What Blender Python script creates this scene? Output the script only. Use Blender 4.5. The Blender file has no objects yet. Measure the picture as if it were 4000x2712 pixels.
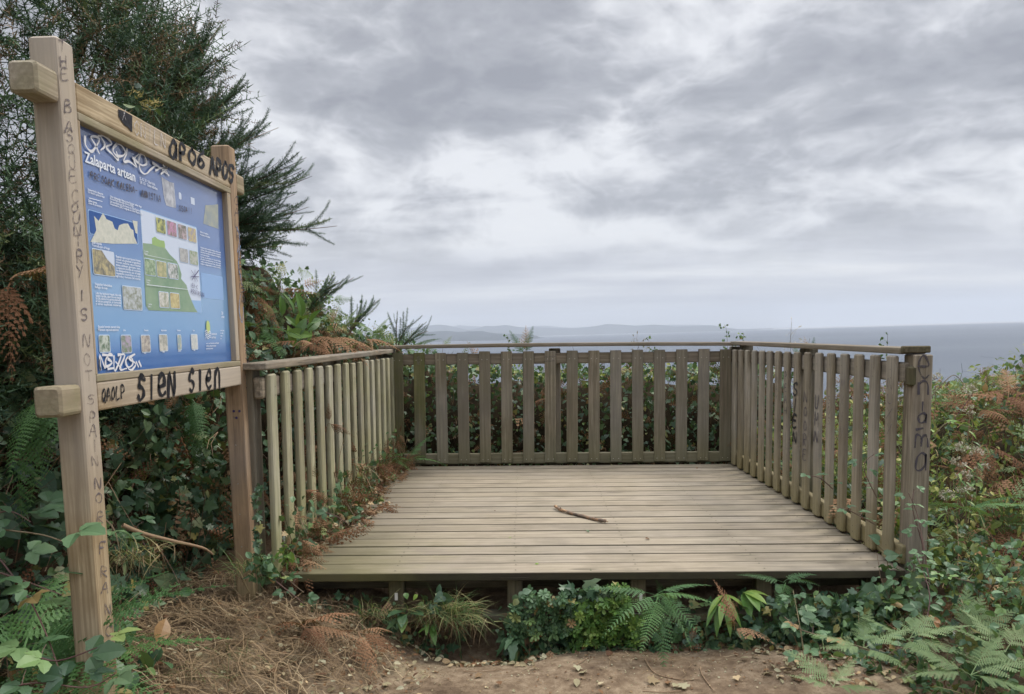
import bpy, math, random
import numpy as np
from mathutils import Vector, Matrix, Euler

random.seed(7); RNG = np.random.default_rng(11)
S = bpy.context.scene
COL = S.collection
R = math.radians

# ---------------------------------------------------------------- camera
F, PPX, PPY = 2973.27, 2000.0, 1529.1
CAM = np.array([-.4154, -3.4338, 1.1042]); YAW, PITCH, ROLL = .0133, -.0753, -.0306
_r0 = np.array([math.cos(YAW), math.sin(YAW), 0]); _f0 = np.array([-math.sin(YAW), math.cos(YAW), 0]); _z = np.array([0, 0, 1.])
FWD = math.cos(PITCH)*_f0 + math.sin(PITCH)*_z; _u0 = -math.sin(PITCH)*_f0 + math.cos(PITCH)*_z
RGT = math.cos(ROLL)*_r0 + math.sin(ROLL)*_u0; UP = -math.sin(ROLL)*_r0 + math.cos(ROLL)*_u0
cd = bpy.data.cameras.new('camera'); cam = bpy.data.objects.new('camera', cd); COL.objects.link(cam)
cam.matrix_world = Matrix(((RGT[0], UP[0], -FWD[0], CAM[0]), (RGT[1], UP[1], -FWD[1], CAM[1]), (RGT[2], UP[2], -FWD[2], CAM[2]), (0, 0, 0, 1)))
cd.sensor_fit = 'HORIZONTAL'; cd.sensor_width = 36; cd.lens = F/4000*36; cd.shift_y = (PPY-1356)/4000
cd.clip_start = .05; cd.clip_end = 200000
S.camera = cam
def ray(u, v): return FWD + (u-PPX)/F*RGT - (v-PPY)/F*UP
def at_y(u, v, y): d = ray(u, v); return CAM + d*((y-CAM[1])/d[1])
def at_x(u, v, x): d = ray(u, v); return CAM + d*((x-CAM[0])/d[0])
def at_z(u, v, z): d = ray(u, v); return CAM + d*((z-CAM[2])/d[2])
def D(u, v, y): return at_y(u*1.7212, v*1.7212, y)

# ---------------------------------------------------------------- world, sun, exposure
SUN_EL, SUN_AZ = 52, 62            # degrees; azimuth clockwise from +Y
w = bpy.data.worlds.new('World'); S.world = w; w.use_nodes = True
w.cycles.sampling_method = 'MANUAL'; w.cycles.sample_map_resolution = 256
nt = w.node_tree; nt.nodes.clear()
class NT:
    """tiny node helper"""
    def __init__(s, tree): s.t = tree; s.n = tree.nodes; s.l = tree.links
    def add(s, typ, ins=None, **kw):
        n = s.n.new(typ)
        for k, v in kw.items(): setattr(n, k, v)
        for k, v in (ins or {}).items(): s.put(n.inputs[k], v)
        return n
    def put(s, sock, v):
        if isinstance(v, bpy.types.NodeSocket): s.l.new(v, sock)
        elif isinstance(v, bpy.types.Node): s.l.new(v.outputs[0], sock)
        elif isinstance(v, (tuple, list)) and len(v) == 3 and sock.type == 'RGBA': sock.default_value = (*v, 1)
        else: sock.default_value = v
    def math(s, op, a, b=0, c=None, clamp=False):
        n = s.n.new('ShaderNodeMath'); n.operation = op; n.use_clamp = clamp
        s.put(n.inputs[0], a); s.put(n.inputs[1], b)
        if c is not None: s.put(n.inputs[2], c)
        return n.outputs[0]
    def mix(s, f, a, b, bt='MIX'):
        n = s.n.new('ShaderNodeMix'); n.data_type = 'RGBA'; n.blend_type = bt; n.clamp_factor = True
        s.put(n.inputs[0], f); s.put(n.inputs[6], a); s.put(n.inputs[7], b); return n.outputs[2]
    def ramp(s, f, stops, interp='LINEAR'):
        n = s.n.new('ShaderNodeValToRGB'); n.color_ramp.interpolation = interp
        e = n.color_ramp.elements
        while len(e) < len(stops): e.new(.5)
        for i, (p, c) in enumerate(stops):
            e[i].position = p; e[i].color = (*c, 1) if isinstance(c, (tuple, list)) else (c, c, c, 1)
        s.put(n.inputs[0], f); return n.outputs[0]
    def rng(s, v, a, b, c=0., d=1., smooth=False):
        n = s.n.new('ShaderNodeMapRange'); n.clamp = True
        if smooth: n.interpolation_type = 'SMOOTHSTEP'
        for i, x in enumerate((v, a, b, c, d)): s.put(n.inputs[i], x)
        return n.outputs[0]
    def noise(s, vec, scale, detail=4, rough=.5, dist=0., lac=2.):
        n = s.n.new('ShaderNodeTexNoise'); s.put(n.inputs['Vector'], vec)
        for k, v in (('Scale', scale), ('Detail', detail), ('Roughness', rough), ('Distortion', dist), ('Lacunarity', lac)): n.inputs[k].default_value = v
        return n
    def mapping(s, vec, loc=(0, 0, 0), rot=(0, 0, 0), sc=(1, 1, 1)):
        n = s.n.new('ShaderNodeMapping'); s.put(n.inputs[0], vec); n.inputs[1].default_value = loc; n.inputs[2].default_value = rot; n.inputs[3].default_value = sc
        return n.outputs[0]

def build_world():
    N = NT(nt)
    tc = N.add('ShaderNodeTexCoord').outputs['Generated']
    sep = N.add('ShaderNodeSeparateXYZ', {0: tc}); x, y, z = sep.outputs
    zc = N.math('MAXIMUM', z, .0)
    den = N.math('ADD', zc, .12)
    P = N.add('ShaderNodeCombineXYZ', {0: N.math('DIVIDE', x, den), 1: N.math('DIVIDE', y, den), 2: 0.}).outputs[0]
    def warp(vec, scale, amt, det=2):
        q = N.add('ShaderNodeVectorMath', {0: N.noise(vec, scale, det, .5).outputs['Color'], 1: (.5, .5, .5)}, operation='SUBTRACT').outputs[0]
        q2 = N.add('ShaderNodeVectorMath', {0: q}, operation='SCALE'); q2.inputs[3].default_value = amt
        return N.add('ShaderNodeVectorMath', {0: vec, 1: q2.outputs[0]}, operation='ADD').outputs[0]
    P3 = N.mapping(warp(P, .8, .8), loc=CLOUD_OFF, rot=(0, 0, R(-20)), sc=(1., 1.35, 1))
    big = N.noise(P3, .75, 2, .5).outputs[0]
    mid = N.noise(P3, 2.3, 8, .58).outputs[0]
    # lumps seen from below: fractal cells in the direction vector, flattened towards the horizon
    Dv = warp(N.mapping(tc, loc=(1.7, .4, 0), sc=(1., 1., 1.8)), 4., .16, 3)
    puff = N.noise(Dv, 3.9, 11, .57).outputs[0]
    vor = N.add('ShaderNodeTexVoronoi', {'Vector': warp(Dv, 14., .05, 3), 'Scale': 11.}, feature='SMOOTH_F1')
    vor.inputs['Smoothness'].default_value = .35; vor.inputs['Detail'].default_value = 3.; vor.inputs['Roughness'].default_value = .55
    lump = vor.outputs['Distance']
    wisp = N.noise(warp(Dv, 9., .06, 2), 15., 7, .6).outputs[0]
    dens = N.math('ADD', N.math('MULTIPLY', N.math('SUBTRACT', wisp, .5), .13), N.math('MULTIPLY', big, .46))
    dens = N.math('ADD', dens, N.math('ADD', N.math('MULTIPLY', mid, .18), N.math('ADD', N.math('MULTIPLY', puff, .50), N.math('MULTIPLY', N.math('SUBTRACT', .33, lump), .13))))
    # the deck of cloud is thicker out to the right of the view (high, north-east)
    az = N.math('ARCTAN2', x, y)
    thick = N.math('MULTIPLY', N.rng(az, -.45, .45, -.5, 1., True), N.rng(zc, .10, .34, 0., 1., True))
    dens = N.math('ADD', dens, N.math('MULTIPLY', thick, .035))
    cl = N.ramp(dens, [(.37, (.63, .637, .655)), (.425, (.50, .507, .53)), (.465, (.40, .408, .434)), (.51, (.315, .322, .348)), (.60, (.24, .246, .272))])
    # streaky pale band towards the horizon
    st = N.noise(N.mapping(P, sc=(.35, .8, 1), loc=(3, 1, 0)), 1.1, 8, .6).outputs[0]
    band = N.ramp(st, [(.36, (.40, .41, .455)), (.47, (.49, .50, .54)), (.56, (.58, .59, .615)), (.68, (.72, .72, .72))])
    f = N.rng(zc, .045, .16, 0., 1., True)
    f = N.math('ADD', f, N.math('MULTIPLY', N.math('SUBTRACT', mid, .5), .9), clamp=True)
    f = N.math('MULTIPLY', f, N.rng(zc, .02, .07, 0., 1., True))
    col = N.mix(f, band, cl)
    hz = N.rng(zc, .0, .05, 1., 0., True)
    col = N.mix(N.math('MULTIPLY', hz, .75), col, (.53, .535, .56))
    # brighter overhead like an overcast sky, boosted out of view to light the scene
    over = N.rng(z, .42, .95, 1., SKY_OVER, True)
    col = N.mix(1., col, N.add('ShaderNodeCombineXYZ', {0: over, 1: over, 2: over}).outputs[0], 'MULTIPLY')
    bgc = N.add('ShaderNodeBackground', {0: col, 1: 1.0})
    sky = N.add('ShaderNodeTexSky', sky_type='NISHITA'); sky.sun_disc = False
    sky.sun_elevation = R(SUN_EL); sky.sun_rotation = R(SUN_AZ); sky.dust_density = 2
    bgs = N.add('ShaderNodeBackground', {0: sky.outputs[0], 1: .07})
    mx = N.add('ShaderNodeMixShader', {0: .90, 1: bgs.outputs[0], 2: bgc.outputs[0]})
    out = N.add('ShaderNodeOutputWorld'); N.l.new(mx.outputs[0], out.inputs[0])
CLOUD_OFF = (4.1, 1.3, 0.); SKY_OVER = 5.0
build_world()
sd = bpy.data.lights.new('sun', 'SUN'); sd.energy = 1.6; sd.angle = R(18); sd.color = (1, .93, .82)
sun = bpy.data.objects.new('sun', sd); COL.objects.link(sun)
_dir = Vector((math.sin(R(SUN_AZ))*math.cos(R(SUN_EL)), math.cos(R(SUN_AZ))*math.cos(R(SUN_EL)), math.sin(R(SUN_EL))))
sun.rotation_euler = (-_dir).to_track_quat('-Z', 'Y').to_euler(); sun.location = (20, 10, 30)
S.view_settings.view_transform = 'Standard'; S.view_settings.look = 'None'; S.view_settings.gamma = 1; S.view_settings.use_curve_mapping = False
S.view_settings.exposure = 0.58
S.render.engine = 'CYCLES'; S.cycles.max_bounces = 5; S.cycles.diffuse_bounces = 2; S.cycles.use_adaptive_sampling = True; S.cycles.adaptive_threshold = .02; S.cycles.transmission_bounces = 2; S.cycles.transparent_max_bounces = 4; S.cycles.volume_bounces = 0

# ---------------------------------------------------------------- object helpers
def tag(o, label=None, cat=None, group=None, kind=None):
    if label: o['label'] = label
    if cat: o['category'] = cat
    if group: o['group'] = group
    if kind: o['kind'] = kind
    return o
def empty(name, loc=(0, 0, 0), rot=(0, 0, 0)):
    o = bpy.data.objects.new(name, None); COL.objects.link(o); o.location = loc; o.rotation_euler = rot; o.empty_display_size = .1
    return o

class Acc:
    """collects polygons (numpy) and links them as ONE mesh"""
    def __init__(s): s.V = []; s.T = []; s.n = 0; s.rn = []; s.gc = []; s.M = []
    def put(s, V, T, rnd=0., gc=None, mat=0):
        V = np.asarray(V, float); T = np.asarray(T, int)
        s.V.append(V); s.T.append((T+s.n).reshape(-1, T.shape[-1])); s.n += len(V)
        s.rn.append(np.broadcast_to(np.asarray(rnd, float), (len(V),)))
        s.gc.append(np.zeros((len(V), 3)) if gc is None else np.asarray(gc, float))
        s.M.append(np.full(len(s.T[-1]), mat))
    def scatter(s, tpl, pos, yd, nd, sc, rnd=None, mat=0):
        """template (V,T) placed many times: local +Y along yd, local +Z near nd"""
        V0, T0 = tpl; pos = np.atleast_2d(pos); n = len(pos)
        if n == 0: return
        yd = norm(np.broadcast_to(yd, (n, 3))); nd = np.broadcast_to(nd, (n, 3))
        xd = norm(np.cross(yd, nd) + 1e-9); zd = np.cross(xd, yd)
        B = np.stack([xd, yd, zd], 1)                      # rows are axes
        sc = np.broadcast_to(np.asarray(sc, float), (n,))
        V = np.einsum('vk,nkj->nvj', V0, B)*sc[:, None, None] + pos[:, None, :]
        T = T0[None]+(np.arange(n)*len(V0))[:, None, None]
        if rnd is None: rnd = RNG.random(n)
        s.put(V.reshape(-1, 3), T.reshape(-1, T0.shape[1]), np.repeat(rnd, len(V0)), np.tile(V0, (n, 1)), mat)
    def build(s, name, mats, parent=None, smooth=False):
        me = bpy.data.meshes.new(name)
        V = np.concatenate(s.V); me.vertices.add(len(V)); me.vertices.foreach_set('co', V.astype(np.float32).ravel())
        loops = np.concatenate([t.ravel() for t in s.T]); sizes = np.concatenate([np.full(len(t), t.shape[1]) for t in s.T])
        me.loops.add(len(loops)); me.polygons.add(len(sizes))
        me.loops.foreach_set('vertex_index', loops.astype(np.int32))
        me.polygons.foreach_set('loop_start', np.concatenate([[0], np.cumsum(sizes)[:-1]]).astype(np.int32))
        me.polygons.foreach_set('material_index', np.concatenate(s.M).astype(np.int32))
        me.polygons.foreach_set('use_smooth', np.full(len(sizes), smooth))
        a = me.attributes.new('rnd', 'FLOAT', 'POINT'); a.data.foreach_set('value', np.concatenate(s.rn).astype(np.float32))
        a = me.attributes.new('gc', 'FLOAT_VECTOR', 'POINT'); a.data.foreach_set('vector', np.concatenate(s.gc).astype(np.float32).ravel())
        me.update(calc_edges=True)
        for m in (mats if isinstance(mats, (list, tuple)) else [mats]): me.materials.append(m)
        o = bpy.data.objects.new(name, me); COL.objects.link(o)
        if parent is not None: o.parent = parent
        return o

def norm(a): a = np.asarray(a, float); return a/np.maximum(np.linalg.norm(a, axis=-1, keepdims=True), 1e-9)
def rdir(n): return norm(RNG.normal(size=(n, 3)))
def vn(p, seed=0, f=1.):
    """smooth pseudo noise in -1..1 from a few rotated sines"""
    p = np.asarray(p, float)*f; x, y = p[..., 0], p[..., 1]; r = np.random.default_rng(seed); o = 0
    for i in range(6):
        a = r.random()*6.28; k = .6+1.6*r.random()+i*.35
        o = o + np.sin((x*math.cos(a)+y*math.sin(a))*k + r.random()*6.28 + .8*np.sin((x*math.sin(a)-y*math.cos(a))*k*.8+r.random()*6))/(1+i*.35)
    return o/3.2
def sstep(x, a, b): t = np.clip((np.asarray(x, float)-a)/(b-a), 0, 1); return t*t*(3-2*t)

def wbox(acc, c, ax, size, r=.006, off=None, alg=None, bow=0., seg=1):
    """bevelled timber: centre c, ax = 3x3 rows (along, across, thick), size = lengths; gc attribute follows the grain"""
    L, Wd, H = size; ax = np.asarray(ax, float); c = np.asarray(c, float)
    r = min(r, Wd*.45, H*.45)
    prof = []
    for sx, sy, a0 in ((1, 1, 0), (-1, 1, 90), (-1, -1, 180), (1, -1, 270)):
        for k in range(3):
            a = R(a0+k*45); prof.append((sx*(Wd/2-r)+r*math.cos(a), sy*(H/2-r)+r*math.sin(a)))
    prof = np.array(prof); n = 12
    q = max(0, 1-r*.7/(min(Wd, H)/2))
    ts = [-L/2, -L/2+r*.7] + [L*(i/seg-.5) for i in range(1, seg)] + [L/2-r*.7, L/2]
    V = []
    for i, t in enumerate(ts):
        f = np.array([1-(r*.7)/(Wd/2), 1-(r*.7)/(H/2)]) if i in (0, len(ts)-1) else np.ones(2)
        pp = prof*f
        b = bow*(1-(2*t/L)**2)
        V.append(np.column_stack([np.full(n, t), pp[:, 0], pp[:, 1]+b]))
    V = np.concatenate(V); m = len(ts)
    Q = [(i*n+j, (i+1)*n+j, (i+1)*n+(j+1) % n, i*n+(j+1) % n) for i in range(m-1) for j in range(n)]
    if off is None: off = RNG.random(3)*np.array([9, 3, 3])
    W = c + V@ax
    rv = np.full(len(V), RNG.random() if alg is None else alg)
    acc.put(W, Q, rv, V+off)
    cap = [[(m-1)*n+0, (m-1)*n+j+1, (m-1)*n+j+2] for j in range(n-2)] + [[0, j+2, j+1] for j in range(n-2)]
    acc.T.append(np.array(cap)+acc.n-len(V)); acc.M.append(np.zeros(len(cap), int))

AX_Z = ((0, 0, 1), (1, 0, 0), (0, 1, 0)); AX_X = ((1, 0, 0), (0, 1, 0), (0, 0, 1)); AX_Y = ((0, 1, 0), (-1, 0, 0), (0, 0, 1))

# ---------------------------------------------------------------- materials
def new_mat(name):
    m = bpy.data.materials.new(name); m.use_nodes = True; m.node_tree.nodes.clear(); return m, NT(m.node_tree)
def finish(N, bsdf): o = N.add('ShaderNodeOutputMaterial'); N.l.new(bsdf.outputs[0], o.inputs[0])
def attr(N, name): return N.add('ShaderNodeAttribute', attribute_name=name)

def wood(name, lo, hi, dark, green=None, gamt=0., ring=160., bump=.25, rough=.75, streak=.5, gz=None, crack=.6, pink=None, sides=None, moss=False):
    m, N = new_mat(name)
    g = attr(N, 'gc').outputs['Vector']; rnd = attr(N, 'rnd').outputs['Fac']
    a = N.mapping(g, sc=(1.3, 26, 26)); n1 = N.noise(a, 2.2, 6, .6, .4).outputs[0]
    b = N.mapping(g, sc=(4, 190, 190)); n2 = N.noise(b, 1.6, 3, .6).outputs[0]
    # growth rings: bands across the board, bent by a slow noise
    wv = N.add('ShaderNodeTexWave', wave_type='BANDS', bands_direction='Y', wave_profile='SIN')
    N.put(wv.inputs['Vector'], N.mapping(g, sc=(.09, 1, .6))); wv.inputs['Scale'].default_value = ring/20
    wv.inputs['Distortion'].default_value = 5; wv.inputs['Detail'].default_value = 2; wv.inputs['Detail Scale'].default_value = 1.2
    mp = N.noise(g, 3.1, 5, .6).outputs[0]; big = N.noise(g, 1.1, 2, .5).outputs[0]
    lo = tuple(q*.80 for q in lo); hi = tuple(q*1.12 for q in hi)
    col = N.mix(N.rng(n1, .39, .61), lo, hi)
    col = N.mix(N.math('MULTIPLY', wv.outputs['Fac'], streak*.5), col, dark)
    col = N.mix(N.rng(n2, .52, .75, 0, streak), col, dark)
    col = N.mix(N.rng(mp, .48, .72, 0, .65), col, dark)
    col = N.mix(N.rng(big, .42, .62, 0, .12 if moss else .35), col, tuple(sum(hi)/3*c for c in (1.0, .98, .94)))
    col = N.mix(N.math('MULTIPLY', N.math('SUBTRACT', rnd, .3), .35 if moss else .75, clamp=True), col, dark)
    if sides:  # board sides coloured near black to deepen the shade in the gaps
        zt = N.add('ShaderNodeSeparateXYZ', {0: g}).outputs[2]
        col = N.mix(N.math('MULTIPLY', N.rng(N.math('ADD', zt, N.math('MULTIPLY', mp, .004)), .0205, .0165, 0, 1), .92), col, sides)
    if pink: col = N.mix(N.rng(big, .4, .65, 0, .7), col, pink)
    if moss:    # green stain at the left front corner, grime along the railings
        ps = N.add('ShaderNodeSeparateXYZ', {0: N.add('ShaderNodeNewGeometry').outputs['Position']}); wn = N.math('MULTIPLY', N.math('SUBTRACT', mp, .5), 1.3)
        f1 = N.math('MULTIPLY', N.rng(N.math('ADD', ps.outputs[0], wn), -.75, -1.35), N.rng(ps.outputs[1], 1.1, .0)); col = N.mix(N.math('MULTIPLY', f1, .65), col, (.17, .165, .05))
        f2 = N.math('ADD', N.rng(N.math('ADD', ps.outputs[0], N.math('MULTIPLY', wn, .6)), 1.0, 1.34), N.math('ADD', N.rng(N.math('ADD', ps.outputs[1], N.math('MULTIPLY', wn, .4)), 2.62, 2.9), N.rng(N.math('ADD', ps.outputs[0], wn), -.95, -1.5)), clamp=True)
        col = N.mix(N.math('MULTIPLY', f2, .62), col, (.10, .085, .06))
    # drying cracks
    cr = N.noise(N.mapping(g, sc=(2.2, 90, 90), loc=(7, 0, 0)), 1., 2, .5).outputs[0]
    crk = N.rng(cr, .72, .76); col = N.mix(N.math('MULTIPLY', crk, crack), col, tuple(c*.25 for c in lo))
    # knots
    vo = N.add('ShaderNodeTexVoronoi', {'Vector': N.mapping(g, sc=(1.6, 7, 7)), 'Scale': 1.})
    kn = N.rng(vo.outputs['Distance'], .07, .13, 1, 0)
    col = N.mix(N.math('MULTIPLY', kn, .75), col, tuple(c*.45 for c in lo))
    if green:
        gn = N.noise(g, 5, 5, .65).outputs[0]
        gf = N.math('MULTIPLY', N.rng(gn, .35, .65), gamt)
        if gz:      # algae creep up from the foot of the timber
            z = N.add('ShaderNodeSeparateXYZ', {0: N.add('ShaderNodeNewGeometry').outputs['Position']}).outputs[2]
            gf = N.math('ADD', gf, N.math('MULTIPLY', N.rng(N.math('ADD', z, N.math('MULTIPLY', gn, .5)), gz[0]+.25, gz[1]+.25, 1, 0), .6), clamp=True)
        col = N.mix(gf, col, green)
    hb = N.math('ADD', N.math('MULTIPLY', n1, .5), N.math('ADD', N.math('MULTIPLY', n2, .35), N.math('MULTIPLY', crk, -1.2)))
    bp = N.add('ShaderNodeBump', {'Height': hb, 'Strength': bump, 'Distance': .004})
    bs = N.add('ShaderNodeBsdfPrincipled', {'Base Color': col, 'Roughness': rough, 'Normal': bp.outputs[0], 'Specular IOR Level': .25}); finish(N, bs)
    return m
def leafm(name, stops, rough=.45, trans=.25, spec=.4, bump=.0):
    m, N = new_mat(name)
    rnd = attr(N, 'rnd').outputs['Fac']; g = attr(N, 'gc').outputs['Vector']
    col = N.ramp(rnd, stops)
    sp = N.noise(g, 6, 3, .6).outputs[0]
    col = N.mix(N.rng(sp, .55, .8, 0, .45), col, N.mix(.5, col, (.05, .04, .02)))
    bs = N.add('ShaderNodeBsdfPrincipled', {'Base Color': col, 'Roughness': rough, 'Specular IOR Level': spec})
    if trans:
        tr = N.add('ShaderNodeBsdfTranslucent', {0: N.mix(.5, col, (.25, .35, .05))})
        mx = N.add('ShaderNodeMixShader', {0: trans, 1: bs.outputs[0], 2: tr.outputs[0]}); finish(N, mx)
    else: finish(N, bs)
    return m
def flat(name, c, rough=.6, spec=.3, metal=0., noise=None):
    m, N = new_mat(name); col = c
    if noise:
        n = N.noise(N.add('ShaderNodeTexCoord').outputs['Object'], noise[0], 4, .6).outputs[0]; col = N.mix(N.rng(n, .35, .65), c, noise[1])
    bs = N.add('ShaderNodeBsdfPrincipled', {'Base Color': col, 'Roughness': rough, 'Specular IOR Level': spec, 'Metallic': metal}); finish(N, bs); return m

def worn(name, c, rough=.55, keep=.5):
    m, N = new_mat(name); p_ = N.add('ShaderNodeNewGeometry').outputs['Position']
    n1 = N.noise(N.mapping(p_, sc=(60, 60, 60)), 1.5, 5, .7).outputs[0]; n2 = N.noise(p_, 9, 3, .6).outputs[0]
    f = N.rng(N.math('ADD', N.math('MULTIPLY', n1, .6), N.math('MULTIPLY', n2, .4)), keep, keep+.12, 1., .25)
    bs = N.add('ShaderNodeBsdfPrincipled', {'Base Color': c, 'Roughness': rough, 'Specular IOR Level': .2, 'Alpha': f}); finish(N, bs); return m
M = {}
M['sign'] = wood('sign_wood', (.41, .32, .20), (.55, .45, .30), (.24, .165, .085), ring=420, streak=.75, bump=.12, crack=.35, pink=(.50, .44, .37))
M['sign_old'] = wood('sign_wood_weathered', (.36, .285, .20), (.50, .42, .31), (.25, .19, .12), green=(.20, .20, .08), gamt=.45, ring=420, streak=.5, bump=.12, crack=.3)
M['sign_brown'] = wood('sign_wood_brown', (.31, .19, .10), (.42, .28, .16), (.20, .12, .065), green=(.20, .17, .06), gamt=.12, ring=300, streak=.35, bump=.12, crack=.2, gz=(-.1, .25))
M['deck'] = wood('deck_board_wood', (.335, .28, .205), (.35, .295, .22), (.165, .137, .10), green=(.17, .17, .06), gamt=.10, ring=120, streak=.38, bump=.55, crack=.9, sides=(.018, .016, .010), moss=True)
M['rail'] = wood('weathered_rail_wood', (.23, .19, .145), (.34, .285, .22), (.14, .11, .08), green=(.12, .13, .055), gamt=.18, ring=160, streak=.7, bump=.5, crack=.7)
M['picket_back'] = wood('back_picket_wood', (.20, .168, .122), (.275, .232, .172), (.11, .09, .063), green=(.14, .14, .065), gamt=.22, ring=200, streak=.7, bump=.4, crack=.5, gz=(-.1, .35))
M['picket_green'] = wood('mossy_picket_wood', (.125, .11, .055), (.19, .17, .09), (.075, .065, .04), green=(.10, .11, .03), gamt=.6, ring=200, streak=.6, bump=.4, crack=.4)
M['picket_left'] = wood('algae_picket_wood', (.36, .34, .24), (.50, .47, .34), (.17, .15, .10), green=(.33, .33, .14), gamt=.35, ring=160, streak=.55, bump=.35, crack=.3, gz=(.0, .5))
M['picket_right'] = wood('right_picket_wood', (.25, .215, .165), (.345, .30, .235), (.14, .115, .085), green=(.24, .20, .08), gamt=.15, ring=180, streak=.7, bump=.45, crack=.6, gz=(.0, .35))
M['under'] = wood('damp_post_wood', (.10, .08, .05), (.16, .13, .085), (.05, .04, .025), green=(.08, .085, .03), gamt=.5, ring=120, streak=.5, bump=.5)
M['marker'] = worn('marker_ink', (.085, .075, .085), .55, .50)
M['marker_pale'] = worn('faded_marker_ink', (.17, .145, .15), .6, .44)
M['black'] = worn('black_spray_paint', (.018, .018, .022), .5, .58)
M['white'] = flat('white_spray_paint', (.72, .73, .76), .5)
M['white_thin'] = worn('pale_chalk_paint', (.62, .60, .60), .7, .47)
M['bluepaint'] = worn('blue_spray_paint', (.22, .34, .56), .6, .46)
M['violet'] = flat('violet_ink', (.07, .055, .16), .5)
M['print'] = flat('printed_white_ink', (.75, .80, .88), .4)
M['metal'] = flat('screw_metal', (.45, .42, .38), .35, .5, .9)
M['label'] = flat('white_plastic_tag', (.75, .73, .68), .5)

GREEN_DARK = [(0, (.018, .035, .018)), (.5, (.032, .065, .028)), (.85, (.055, .095, .035)), (1, (.10, .13, .05))]
M['ivy'] = leafm('ivy_leaf', [(0, (0.029, 0.064, 0.035)), (.45, (0.051, 0.109, 0.058)), (.8, (0.096, 0.160, 0.080)), (.93, (0.192, 0.272, 0.144)), (1, (0.320, 0.272, 0.080))], .38, .15)
M['bramble'] = leafm('bramble_leaf', [(0, (0.043, 0.094, 0.043)), (.5, (0.080, 0.160, 0.072)), (.8, (0.145, 0.246, 0.123)), (.93, (0.203, 0.319, 0.102)), (1, (0.319, 0.160, 0.072))], .45, .22)
M['bright'] = leafm('bright_green_leaf', [(0, (0.062, 0.138, 0.037)), (.6, (0.125, 0.250, 0.056)), (1, (0.275, 0.400, 0.088))], .4, .3)
M['bracken'] = leafm('bracken_frond_leaf', [(0, (0.103, 0.167, 0.063)), (.5, (0.196, 0.270, 0.127)), (.85, (0.310, 0.368, 0.184)), (1, (0.414, 0.368, 0.172))], .6, .25, .2)
M['fern'] = leafm('fern_leaf', [(0, (0.047, 0.115, 0.041)), (.6, (0.095, 0.203, 0.068)), (1, (0.162, 0.297, 0.081))], .5, .25, .3)
M['dead'] = leafm('dead_bracken_leaf', [(0, (0.115, 0.055, 0.032)), (.5, (0.230, 0.121, 0.067)), (1, (0.414, 0.270, 0.161))], .8, .1, .1)
M['straw'] = leafm('straw_blade', [(0, (.085, .055, .032)), (.5, (.19, .13, .075)), (.9, (.32, .23, .135)), (1, (.44, .35, .22))], .7, .1, .15)
M['gorse'] = leafm('gorse_spine', [(0, (0.038, 0.074, 0.047)), (.55, (0.070, 0.135, 0.078)), (.9, (0.121, 0.203, 0.108)), (1, (0.216, 0.257, 0.108))], .5, .1, .3)
M['gorse_dead'] = leafm('dry_gorse_spine', [(0, (0.065, 0.046, 0.033)), (.6, (0.169, 0.117, 0.072)), (1, (0.312, 0.221, 0.130))], .8, .05, .1)
M['yellow'] = leafm('pale_yellow_flower', [(0, (.34, .27, .10)), (1, (.58, .48, .22))], .6, .2, .2)
M['flower'] = leafm('faded_white_flower', [(0, (.38, .33, .26)), (1, (.68, .62, .53))], .8, .2, .1)
M['grass'] = leafm('grass_blade', [(0, (0.060, 0.108, 0.036)), (.6, (0.120, 0.204, 0.072)), (.85, (0.264, 0.300, 0.120)), (1, (0.480, 0.384, 0.192))], .5, .25, .3)
M['yellowgreen'] = leafm('yellow_green_leaf', [(0, (0.120, 0.168, 0.036)), (.6, (0.240, 0.300, 0.072)), (1, (0.432, 0.408, 0.132))], .5, .3, .3)
M['litter'] = leafm('fallen_leaf', [(0, (.10, .05, .03)), (.3, (.22, .12, .06)), (.55, (.30, .27, .16)), (.8, (.40, .38, .26)), (1, (.50, .36, .20))], .7, .1, .2)
M['twig'] = leafm('twig_bark', [(0, (0.065, 0.046, 0.033)), (.6, (0.169, 0.117, 0.078)), (1, (0.338, 0.234, 0.143))], .8, 0, .2)
M['cane'] = leafm('bramble_cane', [(0, (.10, .05, .05)), (.6, (.16, .10, .08)), (1, (.20, .17, .09))], .6, 0, .3)
M['core_shade'] = flat('thicket_core_shade', (.03, .024, .016), .95, .05, 0, (14, (.065, .05, .03)))  # dark brown of the added solid cores, painted for shade deep in the thickets

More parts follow.
